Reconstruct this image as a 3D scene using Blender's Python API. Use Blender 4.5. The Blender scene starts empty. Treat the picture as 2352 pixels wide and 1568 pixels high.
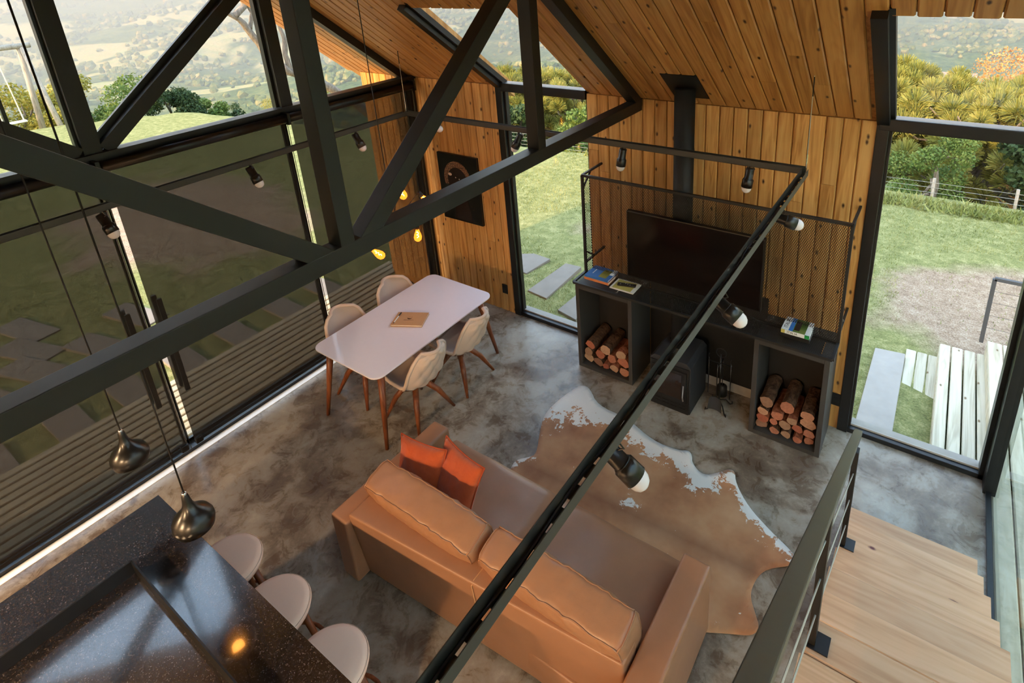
import bpy, bmesh, math, random
import numpy as np
from mathutils import Vector, Matrix, noise
random.seed(7); np.random.seed(7)
SC = bpy.context.scene
COL = SC.collection
# ------------------------------------------------------------------ camera
S = 1.06
YAW, PITCH, ROLL = math.radians(34.213), math.radians(-19.452), math.radians(-2.933)
CAM = Vector((5.1925, -4.5034, 3.9567))
FOC, PX, PY = 1333.555, 1304.97, 373.82
fw = Vector((-math.sin(YAW)*math.cos(PITCH), math.cos(YAW)*math.cos(PITCH), math.sin(PITCH)))
rt = Vector((math.cos(YAW), math.sin(YAW), 0)); up = rt.cross(fw)
r2 = math.cos(ROLL)*rt + math.sin(ROLL)*up; u2 = -math.sin(ROLL)*rt + math.cos(ROLL)*up
cd = bpy.data.cameras.new('camera'); cam = bpy.data.objects.new('camera', cd); COL.objects.link(cam)
cam.matrix_world = Matrix(((r2.x,u2.x,-fw.x,CAM.x),(r2.y,u2.y,-fw.y,CAM.y),(r2.z,u2.z,-fw.z,CAM.z),(0,0,0,1)))
cd.sensor_width = 36; cd.lens = 36*FOC/2352; cd.shift_x = (1176-PX)/2352; cd.shift_y = (PY-784)/2352
cd.clip_start = .05; cd.clip_end = 6000
SC.camera = cam
# ------------------------------------------------------------------ world, sun, exposure
SC.view_settings.view_transform = 'Standard'; SC.view_settings.look = 'None'
SC.view_settings.gamma = 1; SC.view_settings.use_curve_mapping = False
SC.view_settings.exposure = 1.72
cy = SC.cycles; cy.max_bounces = 6; cy.diffuse_bounces = 3; cy.glossy_bounces = 3; cy.transmission_bounces = 4; cy.transparent_max_bounces = 14; cy.caustics_reflective = False; cy.caustics_refractive = False; cy.adaptive_threshold = .07
W = bpy.data.worlds.new('world'); SC.world = W; W.use_nodes = True
nt = W.node_tree; bg = nt.nodes['Background']
sky = nt.nodes.new('ShaderNodeTexSky'); sky.sky_type = 'NISHITA'; sky.sun_disc = False
sky.sun_elevation = math.radians(22); sky.sun_rotation = math.radians(187); sky.air_density = 1.0; sky.dust_density = 1.0; sky.ozone_density = 1
nt.links.new(sky.outputs[0], bg.inputs[0]); bg.inputs[1].default_value = 0.62
sl = bpy.data.lights.new('sun', 'SUN'); sl.energy = 6.5; sl.angle = math.radians(.6); sl.color = (1, .76, .46)
sun = bpy.data.objects.new('sun', sl); COL.objects.link(sun)
sun.rotation_euler = Vector((-.165, -1, .41)).to_track_quat('Z', 'Y').to_euler()
sun.location = (0, -30, 30)
# ------------------------------------------------------------------ helpers
class MB:
    def __init__(s): s.v = []; s.f = []; s.m = []
    def add(s, vs, fs, mi=0):
        o = len(s.v); s.v += [tuple(v) for v in vs]; s.f += [[i+o for i in f] for f in fs]; s.m += [mi]*len(fs); return s
    def box(s, x0, x1, y0, y1, z0, z1, mi=0):
        vs = [(x,y,z) for z in (z0,z1) for y in (y0,y1) for x in (x0,x1)]
        return s.add(vs, [(0,2,3,1),(4,5,7,6),(0,1,5,4),(2,6,7,3),(0,4,6,2),(1,3,7,5)], mi)
    def beam(s, p, q, w, h, side=(1,0,0), mi=0):
        p, q = Vector(p), Vector(q); d = (q-p).normalized(); a = Vector(side); a = (a-d*a.dot(d)).normalized(); b = d.cross(a)
        vs = [c+a*(w/2*i)+b*(h/2*j) for c in (p,q) for j in (-1,1) for i in (-1,1)]
        return s.add(vs, [(0,2,3,1),(4,5,7,6),(0,1,5,4),(2,6,7,3),(0,4,6,2),(1,3,7,5)], mi)
    def tube(s, pts, r, n=10, mi=0, cap=True):
        pts = [Vector(p) for p in pts]; rr = r if isinstance(r, (list,tuple)) else [r]*len(pts); vs = []; fs = []
        a = None
        for i, p in enumerate(pts):
            d = (pts[min(i+1,len(pts)-1)]-pts[max(i-1,0)]).normalized()
            if a is None: a = d.orthogonal().normalized()
            else: a = (a-d*a.dot(d)).normalized()
            b = d.cross(a)
            vs += [p+(a*math.cos(2*math.pi*k/n)+b*math.sin(2*math.pi*k/n))*rr[i] for k in range(n)]
        for i in range(len(pts)-1):
            fs += [(i*n+k, i*n+(k+1)%n, (i+1)*n+(k+1)%n, (i+1)*n+k) for k in range(n)]
        if cap: fs += [tuple(reversed(range(n))), tuple(range((len(pts)-1)*n, len(pts)*n))]
        return s.add(vs, fs, mi)
    def lathe(s, prof, c=(0,0,0), n=24, mi=0, M=None):
        vs = []; fs = []; c = Vector(c)
        for r, z in prof:
            for k in range(n):
                q = Vector((r*math.cos(2*math.pi*k/n), r*math.sin(2*math.pi*k/n), z)); vs.append(c+(M@q if M else q))
        for i in range(len(prof)-1):
            fs += [(i*n+k, i*n+(k+1)%n, (i+1)*n+(k+1)%n, (i+1)*n+k) for k in range(n)]
        return s.add(vs, fs, mi)
    def prism(s, poly, z0, z1, mi=0):
        n = len(poly); vs = [(x,y,z0) for x,y in poly]+[(x,y,z1) for x,y in poly]
        return s.add(vs, [tuple(reversed(range(n))), tuple(range(n,2*n))]+[(i,(i+1)%n,n+(i+1)%n,n+i) for i in range(n)], mi)
    def grid(s, fn, nu, nv, mi=0):
        vs = [fn(i/nu, j/nv) for i in range(nu+1) for j in range(nv+1)]
        return s.add(vs, [(i*(nv+1)+j, (i+1)*(nv+1)+j, (i+1)*(nv+1)+j+1, i*(nv+1)+j+1) for i in range(nu) for j in range(nv)], mi)
def worg(o):
    v = Vector((0,0,0))
    while o is not None: v += o.location; o = o.parent
    return v
def props(o, label=None, cat=None, group=None, kind=None):
    if label: o['label'] = label
    if cat: o['category'] = cat
    if group: o['group'] = group
    if kind: o['kind'] = kind
    return o
def build(name, mb, mat, parent=None, smooth=False, bevel=0, seg=2, at=None, world=True, **kw):
    """one mesh object; mb in world coordinates (or in local ones when world=False)"""
    me = bpy.data.meshes.new(name)
    o = bpy.data.objects.new(name, me); COL.objects.link(o)
    if parent is not None: o.parent = parent
    if at is not None: o.location = Vector(at)-(worg(parent) if parent else Vector())
    off = worg(o) if world else Vector()
    co = np.array(mb.v, dtype=float).reshape(-1,3)-np.array(off)
    me.from_pydata(co.tolist(), [], mb.f)
    if len(mb.v) > 8000 and not bevel:
        me.materials.append(mat)
        if smooth: me.polygons.foreach_set('use_smooth', [True]*len(me.polygons))
        return props(o, **kw)
    bm = bmesh.new(); bm.from_mesh(me); bmesh.ops.recalc_face_normals(bm, faces=bm.faces)
    if bevel:
        es = [e for e in bm.edges if len(e.link_faces)==2 and e.calc_face_angle(0)>.5]
        bmesh.ops.bevel(bm, geom=es, offset=bevel, segments=seg, profile=.6, affect='EDGES', clamp_overlap=True)
    bm.to_mesh(me); bm.free()
    mats = mat if isinstance(mat, (list,tuple)) else [mat]
    for m in mats: me.materials.append(m)
    if len(mats)>1 and not bevel: me.polygons.foreach_set('material_index', mb.m)
    if smooth: me.polygons.foreach_set('use_smooth', [True]*len(me.polygons))
    return props(o, **kw)
def empty(name, loc, label, cat, group=None, kind=None, rz=0):
    o = bpy.data.objects.new(name, None); COL.objects.link(o); o.location = loc; o.rotation_euler.z = rz; o.empty_display_size = .1
    return props(o, label, cat, group, kind)
def copy_thing(root, loc, rz, label):
    r = root.copy(); COL.objects.link(r); r.location = loc; r.rotation_euler.z = rz; r['label'] = label
    for ch in list(root.children):
        c = ch.copy(); COL.objects.link(c); c.parent = r
        for g in ch.children:
            d = g.copy(); COL.objects.link(d); d.parent = c
    return r
def solidify(o, t, off=-1):
    m = o.modifiers.new('solid', 'SOLIDIFY'); m.thickness = t; m.offset = off; return o
def subsurf(o, n=1):
    m = o.modifiers.new('sub', 'SUBSURF'); m.levels = n; m.render_levels = n; return o
# ------------------------------------------------------------------ materials
def srgb(r, g, b): return tuple(((c/255)/12.92 if c/255<=.04045 else ((c/255+.055)/1.055)**2.4) for c in (r,g,b))+(1,)
class NT:
    def __init__(s, name):
        s.mat = bpy.data.materials.new(name); s.mat.use_nodes = True; s.t = s.mat.node_tree; s.b = s.t.nodes['Principled BSDF']; s.out = s.t.nodes['Material Output']
    def n(s, typ, **kw):
        nd = s.t.nodes.new('ShaderNode'+typ)
        for k, v in kw.items():
            if k in nd.inputs: nd.inputs[k].default_value = v
            else: setattr(nd, k, v)
        return nd
    def l(s, a, b): s.t.links.new(a, b)
    def set(s, **kw):
        for k, v in kw.items(): s.b.inputs[k.replace('_',' ')].default_value = v
        return s
    def coords(s, scale=(1,1,1), kind='Object', rnd=True):
        tc = s.n('TexCoord'); v = tc.outputs[kind]
        if rnd:
            oi = s.n('ObjectInfo'); m = s.n('VectorMath', operation='MULTIPLY_ADD'); cb = s.n('CombineXYZ')
            mm = s.n('Math', operation='MULTIPLY'); s.l(oi.outputs['Random'], mm.inputs[0]); mm.inputs[1].default_value = 91.7
            for i in range(3): s.l(mm.outputs[0], cb.inputs[i])
            ad = s.n('VectorMath', operation='ADD'); s.l(v, ad.inputs[0]); s.l(cb.outputs[0], ad.inputs[1]); v = ad.outputs[0]
        mp = s.n('Mapping'); mp.inputs['Scale'].default_value = scale; s.l(v, mp.inputs[0]); return mp.outputs[0]
    def noise(s, v, scale, detail=4, rough=.55, dist=0):
        nd = s.n('TexNoise'); nd.inputs['Scale'].default_value = scale; nd.inputs['Detail'].default_value = detail; nd.inputs['Roughness'].default_value = rough; nd.inputs['Distortion'].default_value = dist
        if v is not None: s.l(v, nd.inputs['Vector'])
        return nd.outputs['Fac']
    def ramp(s, f, stops, interp='LINEAR'):
        r = s.n('ValToRGB'); e = r.color_ramp.elements; r.color_ramp.interpolation = interp
        e[0].position, e[0].color = stops[0]; e[1].position, e[1].color = stops[-1]
        for p, c in stops[1:-1]:
            x = e.new(p); x.color = c
        s.l(f, r.inputs[0]); return r.outputs[0]
    def mix(s, f, a, b, mode='MIX'):
        m = s.n('Mix', data_type='RGBA', blend_type=mode)
        for x, i in ((f,0),(a,6),(b,7)):
            if hasattr(x, 'is_linked'): s.l(x, m.inputs[i])
            else: m.inputs[i].default_value = x
        return m.outputs[2]
    def math(s, op, a, b=0., c=None):
        m = s.n('Math', operation=op)
        for i, x in enumerate((a, b) if c is None else (a, b, c)):
            if hasattr(x, 'is_linked'): s.l(x, m.inputs[i])
            else: m.inputs[i].default_value = x
        return m.outputs[0]
    def bump(s, h, strength=.3, dist=.01):
        b = s.n('Bump'); b.inputs['Strength'].default_value = strength; b.inputs['Distance'].default_value = dist; s.l(h, b.inputs['Height']); s.l(b.outputs[0], s.b.inputs['Normal'])
    def color(s, c): s.l(c, s.b.inputs['Base Color']); return s
g4 = lambda v: (v,v,v,1)
def plain(name, c, rough=.5, metal=0, spec=.5, var=.06, nscale=30, **kw):
    k = NT(name); v = k.coords(); f = k.noise(v, nscale, 3)
    k.color(k.mix(f, tuple(x*(1-var) for x in c[:3])+(1,), tuple(min(1,x*(1+var)) for x in c[:3])+(1,)))
    k.set(Roughness=rough, Metallic=metal, Specular_IOR_Level=spec, **kw); return k.mat
def wood(name, dark, mid, light, rough=.45, knots=True, ring=1.0, knotc=None, varr=.25, spec=.4, kt=.66):
    k = NT(name); v = k.coords((1,1,1))
    v1 = k.coords((26*ring, 26*ring, 1.1)); v2 = k.coords((7*ring, 7*ring, .55))
    a = k.noise(v1, 1, 4, .6, .4); b = k.noise(v2, 1, 3, .5, 1.4)
    w = k.math('SINE', k.math('MULTIPLY', b, 34)); w = k.math('MULTIPLY_ADD', w, .16, .5)
    f = k.math('ADD', k.math('MULTIPLY', a, .66), k.math('MULTIPLY', w, .46)); f = k.math('SUBTRACT', f, .04)
    c = k.ramp(f, [(.28, dark), (.52, mid), (.78, light)])
    oi = k.n('ObjectInfo'); rv = k.math('MULTIPLY_ADD', oi.outputs['Random'], varr, 1-varr*.6)
    c = k.mix(1.0, c, rv, 'MULTIPLY')
    if knots:
        vk = k.coords((9, 9, 4.6)); sxy = k.n('SeparateXYZ'); k.l(vk, sxy.inputs[0]); cxy = k.n('CombineXYZ'); k.l(sxy.outputs[0], cxy.inputs[0]); k.l(sxy.outputs[2], cxy.inputs[1]); vo = k.n('TexVoronoi', voronoi_dimensions='2D'); vo.inputs['Scale'].default_value = 1.0; k.l(cxy.outputs[0], vo.inputs['Vector'])
        sp = k.n('SeparateColor'); k.l(vo.outputs['Color'], sp.inputs[0])
        sel = k.math('GREATER_THAN', sp.outputs[0], kt)
        d = k.math('ADD', vo.outputs['Distance'], k.math('MULTIPLY', k.noise(v, 40, 2), .06))
        kn = k.n('MapRange'); kn.inputs['From Min'].default_value = .155; kn.inputs['From Max'].default_value = .07; k.l(d, kn.inputs['Value'])
        c = k.mix(k.math('MULTIPLY', kn.outputs[0], sel), c, knotc or (.06,.022,.008,1))
    k.color(c); k.set(Roughness=rough, Specular_IOR_Level=spec); k.bump(f, .12, .003); return k.mat
M = {}
M['pine'] = wood('pine_boards', srgb(160,102,44), srgb(206,150,84), srgb(226,178,112), .42)
M['ceil'] = wood('pine_ceiling', srgb(150,94,44), srgb(192,136,76), srgb(212,160,100), .45)
M['tread'] = wood('stair_tread_wood', srgb(186,138,100), srgb(212,166,128), srgb(226,184,148), .5, True, .8, srgb(96,40,44), .26, .4, .85)
M['walnut'] = wood('turned_leg_wood', srgb(84,42,20), srgb(122,66,34), srgb(150,88,50), .4, False)
M['deck'] = wood('deck_timber', srgb(158,146,120), srgb(196,184,156), srgb(212,200,174), .7, False)
M['dry'] = wood('pale_step_timber', srgb(166,156,132), srgb(204,196,172), srgb(220,212,192), .75, True, .7, srgb(120,100,70), .1, .4, .8)
M['grey_wood'] = wood('weathered_post_timber', srgb(120,112,100), srgb(165,156,142), srgb(190,182,168), .8, False)
M['black'] = plain('black_steel', srgb(24,22,19), .48, 0, .5, .12, 60)
M['black2'] = plain('black_frame_steel', srgb(17,17,18), .35, 0, .5, .1, 60)
M['track'] = plain('track_grey_black', srgb(62,59,52), .45)
M['matte_black'] = plain('matte_black_plastic', srgb(18,18,18), .6)
M['shelfblack'] = plain('black_shelf_metal', srgb(30,29,28), .5)
M['chrome'] = plain('chrome_metal', (.75,.75,.76,1), .18, 1)
M['lamp_black'] = plain('lamp_black_enamel', srgb(22,21,20), .28, 0, .6)
M['cable'] = plain('pale_steel_cable', srgb(205,205,200), .35, .6)
M['white_lac'] = plain('white_lacquer', srgb(238,230,236), .12, 0, .5, .02)
M['fabric'] = plain('beige_fabric', srgb(214,190,172), .85, 0, .2, .06, 220)
M['fabric_in'] = plain('grey_beige_fabric', srgb(190,172,160), .85, 0, .2, .06, 220)
M['stoolf'] = plain('pale_stool_leather', srgb(242,208,188), .5, 0, .35, .03, 120)
M['tv'] = plain('tv_plastic', srgb(12,12,13), .35)
M['screen_glass'] = plain('tv_screen', srgb(10,9,10), .12, 0, .5)
M['book_paper'] = plain('book_paper', srgb(236,230,216), .8)
M['kraft'] = plain('kraft_card', srgb(196,150,106), .75, 0, .3, .05, 90)
M['ink'] = plain('dark_ink', srgb(60,44,32), .7)
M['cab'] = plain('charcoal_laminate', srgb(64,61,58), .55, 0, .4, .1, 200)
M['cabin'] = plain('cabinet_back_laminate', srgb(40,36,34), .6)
M['iron'] = plain('stove_iron', srgb(46,46,48), .55, 0, .4, .12, 150)
M['backpanel'] = plain('black_wall_sheet', srgb(20,19,18), .5)
M['pillow_edge'] = plain('orange_piping', srgb(170,68,26), .8)
M['concrete_pad'] = plain('concrete_pad', srgb(172,166,158), .9, 0, .2, .14, 9)
M['slab'] = plain('stone_slab', srgb(138,130,120), .85, 0, .3, .16, 7)
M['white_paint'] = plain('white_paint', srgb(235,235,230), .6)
M['cap'] = plain('plaster_wall', srgb(170,160,150), .8)
M['green'] = plain('green_print', srgb(20,140,70), .5)
M['ylw'] = plain('yellow_print', srgb(196,180,96), .6, 0, .3, .25, 25)
M['blue'] = plain('blue_cover', srgb(60,120,190), .35, 0, .5, .25, 12)
M['orange_cover'] = plain('orange_cover', srgb(214,130,80), .5)
M['brown_cover'] = plain('dark_brown_cover', srgb(52,36,30), .5)
M['rope'] = plain('pale_rope', srgb(220,212,196), .9)
def leather(name, c):
    k = NT(name); v = k.coords((1,1,1), rnd=False); a = k.noise(v, 5, 5, .6); b = k.noise(v, 240, 3, .6)
    k.color(k.mix(a, tuple(x*.82 for x in c[:3])+(1,), tuple(min(1,x*1.16) for x in c[:3])+(1,)))
    k.set(Roughness=.36, Specular_IOR_Level=.5); k.bump(k.math('ADD', k.math('MULTIPLY', b, .2), a), .14, .01); return k.mat
M['leather'] = leather('tan_leather', srgb(160,114,84))
M['leather2'] = leather('tan_cushion_leather', srgb(166,120,88))
def velvet():
    k = NT('orange_velvet'); v = k.coords((1,1,1)); a = k.noise(v, 14, 4, .6, .8)
    k.color(k.mix(a, srgb(164,66,26), srgb(200,92,42))); k.set(Roughness=.8, Sheen_Weight=.5, Specular_IOR_Level=.2); k.bump(a, .25, .02); return k.mat
M['velvet'] = velvet()
def floor_mat():
    k = NT('polished_concrete'); v = k.coords((1,1,1), rnd=False)
    a = k.noise(v, 1.7, 7, .66, .5); b = k.noise(v, 6.5, 5, .66, .8); c = k.noise(v, 40, 4, .6)
    f = k.math('ADD', k.math('MULTIPLY', a, .66), k.math('ADD', k.math('MULTIPLY', b, .28), k.math('MULTIPLY', c, .08)))
    col = k.ramp(f, [(.38, srgb(88,72,58)), (.46, srgb(112,97,82)), (.50, srgb(130,117,102)), (.53, srgb(150,139,124)), (.60, srgb(164,155,142)), (.68, srgb(186,179,167))])
    k.color(col); k.l(k.ramp(b, [(.35, g4(.22)), (.7, g4(.42))]), k.b.inputs['Roughness']); k.set(Specular_IOR_Level=.5); k.bump(f, .05, .01); return k.mat
M['floor'] = floor_mat()
def granite():
    k = NT('dark_granite'); v = k.coords((1,1,1), rnd=False)
    a = k.noise(v, 210, 2, .7); b = k.noise(v, 70, 3, .6); f = k.math('ADD', k.math('MULTIPLY', a, .65), k.math('MULTIPLY', b, .35))
    k.color(k.ramp(f, [(.42, srgb(16,14,16)), (.54, srgb(34,30,31)), (.68, srgb(92,82,80))])); k.set(Roughness=.14, Specular_IOR_Level=1.0, Coat_Weight=1.0, Coat_Roughness=.06, Coat_IOR=1.6); return k.mat
M['granite'] = granite()
def glass(name, tint=(1,1,1,1), ior=1.45):
    k = NT(name); k.t.nodes.remove(k.b); tr = k.n('BsdfTransparent'); tr.inputs[0].default_value = tint
    gl = k.n('BsdfGlossy'); gl.inputs['Roughness'].default_value = .0; fr = k.n('Fresnel'); fr.inputs[0].default_value = ior
    ge = k.n('NewGeometry'); mx = k.n('MixShader'); k.l(k.math('MULTIPLY', fr.outputs[0], k.math('SUBTRACT', 1., ge.outputs['Backfacing'])), mx.inputs[0]); k.l(tr.outputs[0], mx.inputs[1]); k.l(gl.outputs[0], mx.inputs[2]); k.l(mx.outputs[0], k.out.inputs[0]); return k.mat
M['glass'] = glass('window_glass', (.9,.93,.92,1), 1.35)
M['glass_side'] = glass('greenish_side_glass', (.74,.82,.79,1), 1.4)
M['stove_glass'] = plain('sooty_stove_glass', srgb(44,32,26), .12, 0, .5, .4, 14)
def scrim():
    k = NT('solar_screen_fabric'); k.t.nodes.remove(k.b); tr = k.n('BsdfTransparent'); tr.inputs[0].default_value = (1,.99,.95,1)
    df = k.n('BsdfDiffuse'); df.inputs[0].default_value = srgb(46,43,41); mx = k.n('MixShader'); mx.inputs[0].default_value = .73
    k.l(tr.outputs[0], mx.inputs[1]); k.l(df.outputs[0], mx.inputs[2]); k.l(mx.outputs[0], k.out.inputs[0]); return k.mat
M['scrim'] = scrim()
def emis(name, c, s, rough=.3):
    k = NT(name); k.set(Base_Color=c, Roughness=rough, Emission_Color=c, Emission_Strength=s); return k.mat
M['filament'] = emis('glowing_filament', (1,.42,.08,1), 90)
M['amber'] = emis('lit_amber_bulb', (1,.36,.05,1), 2.6)
M['frost'] = plain('frosted_bulb', srgb(236,226,226), .25, 0, .5, .02)
M['pend_bulb'] = emis('lit_pendant_bulb', (1,.36,.06,1), 5)
M['down_lens'] = emis('lit_downlight', (1,.72,.42,1), 12)
def bark(name, c1, c2):
    k = NT(name); v = k.coords((30,30,6)); a = k.noise(v, 1, 5, .7, .5); k.color(k.ramp(a, [(.3, c1), (.7, c2)])); k.set(Roughness=.9, Specular_IOR_Level=.2); k.bump(a, .8, .02); return k.mat
M['bark'] = bark('log_bark', srgb(48,30,22), srgb(124,90,68))
M['heart'] = bark('log_split_wood', srgb(120,64,44), srgb(186,116,84))
def logend():
    k = NT('log_cut_end'); oi = k.n('ObjectInfo'); c = k.ramp(oi.outputs['Random'], [(0, srgb(176,92,66)), (.35, srgb(206,128,98)), (.6, srgb(150,108,84)), (.8, srgb(214,176,140)), (1, srgb(196,110,80))])
    a = k.noise(k.coords((60,60,60)), 1, 3); k.color(k.mix(k.math('MULTIPLY', a, .7), c, srgb(92,56,40))); k.set(Roughness=.85); return k.mat
M['logend'] = logend()
def foliage(name, c1, c2, c3, rough=.6, trans=.25, sc=1.2):
    k = NT(name); tc = k.n('TexCoord'); a = k.noise(tc.outputs['Object'], sc, 3, .6); b = k.noise(tc.outputs['Object'], sc*9, 2)
    f = k.math('ADD', k.math('MULTIPLY', a, .6), k.math('MULTIPLY', b, .4))
    col = k.ramp(f, [(.34, c1), (.5, c2), (.66, c3)]); k.color(col); k.set(Roughness=rough, Specular_IOR_Level=.25)
    tl = k.n('BsdfTranslucent'); k.l(col, tl.inputs[0]); mx = k.n('MixShader'); mx.inputs[0].default_value = trans
    k.l(k.b.outputs[0], mx.inputs[1]); k.l(tl.outputs[0], mx.inputs[2]); k.l(mx.outputs[0], k.out.inputs[0]); return k.mat
M['leaf'] = foliage('leaf_green', srgb(62,86,44), srgb(96,120,58), srgb(150,158,84))
M['leaf_y'] = foliage('leaf_yellow_green', srgb(104,110,48), srgb(156,150,66), srgb(190,172,84))
M['leaf_d'] = foliage('leaf_dark_green', srgb(34,52,34), srgb(58,80,48), srgb(84,104,60))
M['needle'] = foliage('araucaria_needles', srgb(92,100,48), srgb(138,140,68), srgb(172,162,88))
M['rust'] = foliage('rusty_dry_leaves', srgb(146,96,54), srgb(184,130,76), srgb(204,156,100), .8, .05)
M['trunk'] = bark('tree_bark', srgb(92,84,76), srgb(160,150,138))
def lawn_mat():
    k = NT('lawn_ground'); tc = k.n('TexCoord'); v = tc.outputs['Object']
    a = k.noise(v, .55, 6, .6, .5); b = k.noise(v, 7, 5, .65); c = k.noise(v, 55, 3, .6)
    gr = k.ramp(k.math('ADD', k.math('MULTIPLY', b, .55), k.math('MULTIPLY', c, .45)), [(.32, srgb(92,96,58)), (.5, srgb(134,136,86)), (.68, srgb(178,172,122))])
    di = k.ramp(k.math('ADD', k.math('MULTIPLY', b, .4), k.math('MULTIPLY', c, .6)), [(.35, srgb(120,98,80)), (.5, srgb(162,140,118)), (.66, srgb(194,178,156))])
    at = k.n('Attribute'); at.attribute_name = 'dirt'
    m = k.math('ADD', at.outputs['Fac'], k.math('MULTIPLY_ADD', a, 1.1, -.62)); mr = k.n('MapRange'); mr.inputs['From Min'].default_value = .38; mr.inputs['From Max'].default_value = .6; k.l(m, mr.inputs['Value'])
    k.color(k.mix(mr.outputs[0], gr, di)); k.set(Roughness=.95, Specular_IOR_Level=.1); k.bump(k.math('ADD', b, c), .5, .03); return k.mat
M['lawn'] = lawn_mat()
def terrain_mat():
    k = NT('valley_fields_and_woods'); tc = k.n('TexCoord'); v = tc.outputs['Object']
    a = k.noise(v, .0065, 5, .55, .6); b = k.noise(v, .05, 5, .65); c = k.noise(v, .3, 4, .6)
    forest = k.ramp(k.math('ADD', k.math('MULTIPLY', b, .45), k.math('MULTIPLY', c, .55)), [(.36, srgb(44,62,40)), (.52, srgb(86,104,62)), (.68, srgb(150,146,88))])
    field = k.ramp(b, [(.35, srgb(130,144,98)), (.5, srgb(168,160,116)), (.62, srgb(142,156,104))])
    mr = k.n('MapRange'); mr.inputs['From Min'].default_value = .535; mr.inputs['From Max'].default_value = .56; k.l(a, mr.inputs['Value'])
    k.color(k.mix(mr.outputs[0], forest, field)); k.set(Roughness=1, Specular_IOR_Level=0); k.bump(c, .6, 2); return k.mat
M['terrain'] = terrain_mat()
M['grass'] = foliage('grass_blades', srgb(96,108,56), srgb(136,144,80), srgb(184,178,122), .7, .2, 1.5)
# ------------------------------------------------------------------ structure
H = 2.756; SL = .811; WD = 6.127; A1, A2, A3, A4 = 1.315, 2.368, 4.845, 5.87; XE = -1.11
RY, RZ = -WD/2, 2.756+.811*WD/2; TS1, TS2 = 1.06, 1.02
roof = lambda t: H+SL*t
props(build('floor', MB().box(-.02, A4, -WD, .06, -.25, 0), M['floor']), 'mottled grey brown polished concrete floor of the house', kind='structure')
# back wall, solid core behind the boards
wb = MB()
for x0, x1 in ((-.9, A1-.05), (A2+.02, A3-.05)): wb.box(x0, x1, .022, .16, -.3 if x0<0 else -.25, H+.05)
wall_back = props(build('wall_back', wb, M['pine']), 'pine board wall with the tall windows, stove and television', kind='structure')
BW = .1165
def plank(name, parent, mat, p0, axis, wdir, w, t, L, gap=.006, cf=.008):
    """board from p0 along axis, width along wdir, thickness along their cross, chamfered long edges"""
    a, wv = Vector(axis).normalized(), Vector(wdir).normalized(); n = wv.cross(a)
    hw = w/2-gap/2; c = min(cf, t*.5)
    sec = [(-hw,0),(hw,0),(hw,t-c),(hw-c,t),(-hw+c,t),(-hw,t-c)]
    vs = [(x,y,z) for z in (0, L) for x,y in sec]; n6 = 6
    fs = [tuple(range(6))[::-1], tuple(range(6,12))]+[(i,(i+1)%6,6+(i+1)%6,6+i) for i in range(6)]
    mb = MB().add(vs, fs); o = build(name, mb, mat, parent, world=False)
    # local x = width, local y = outward, local z = length
    R = Matrix((wv, n, a)).transposed().to_4x4(); R.translation = Vector(p0)-worg(parent); o.matrix_local = R
    return o
def split(L, p=.55, lo=.5):
    cuts = [0]
    if random.random() < p:
        cuts.append(random.uniform(lo, L-lo))
    return cuts+[L]
def wall_boards(x0, x1, parent, ph=0):
    x = x0; i = 0
    while x < x1-.02:
        w = min(BW, x1-x) if i or not ph else ph
        cs = split(H)
        for a, b in zip(cs, cs[1:]):
            plank('plank', parent, M['pine'], (x+w/2, .022, a+.001), (0,0,1), (1,0,0), w, .022, b-a-.002)
        x += w; i += 1
wall_boards(0.0, A1, wall_back); wall_boards(A2, A3, wall_back); wall_boards(-.9, -.002, wall_back)
# other walls (out of frame): kitchen wall behind the camera
props(build('wall_kitchen', MB().box(-.9, A4+.1, -WD-.14, -WD, -.25, H), M['cap']), 'pale wall behind the kitchen', kind='structure')
# roof / ceiling
cb = MB()
def slope(mb, x0, x1, t0, t1, th=.14):
    vs = [(x,-t,roof(t)+d) for d in (.03, .03+th) for t in (t0,t1) for x in (x0,x1)]
    mb.add(vs, [(0,2,3,1),(4,5,7,6),(0,1,5,4),(2,6,7,3),(0,4,6,2),(1,3,7,5)])
T = WD/2
slope(cb, XE, A1, -.25, T); slope(cb, A1, A2, TS1, T); slope(cb, A2, A3, -.25, T); slope(cb, A3, A4+.15, TS2, T)
vs = [(x, y, z+d) for d in (.03,.17) for (y,z) in ((RY,RZ),(-WD-.25,H-.2)) for x in (XE, A4+.15)]
cb.add(vs, [(0,2,3,1),(4,5,7,6),(0,1,5,4),(2,6,7,3),(0,4,6,2),(1,3,7,5)])
ceiling = props(build('ceiling', cb, M['ceil']), 'sloping pine board ceiling under the roof', kind='structure')
nrm = Vector((0,SL,1)).normalized(); sl_dir = Vector((0,-1,SL)).normalized(); LS = T*math.sqrt(1+SL*SL)
x = XE; cw = .1175; off = Vector((0,0,.03))
def ceil_board(xc, t0, t1):
    L = (t1-t0)*math.sqrt(1+SL*SL); cs = split(L, .6, .4) if L>1.2 else [0, L]
    for a, b in zip(cs, cs[1:]):
        p = Vector((xc, -t0, roof(t0)+.03))+sl_dir*(a+.001)
        plank('plank', ceiling, M['ceil'], p, sl_dir, (1,0,0), cw, .024, b-a-.002)
n = int((A4+.1-XE)/cw)
for i in range(n+1):
    xc = XE+cw*(i+.5)
    if xc+cw/2 > A1+.02 and xc-cw/2 < A2-.02: t0 = TS1-random.uniform(0,.012)
    elif xc+cw/2 > A3+.02: t0 = TS2-random.uniform(0,.015)
    else: t0 = 0
    ceil_board(xc, t0, T-.02)
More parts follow.
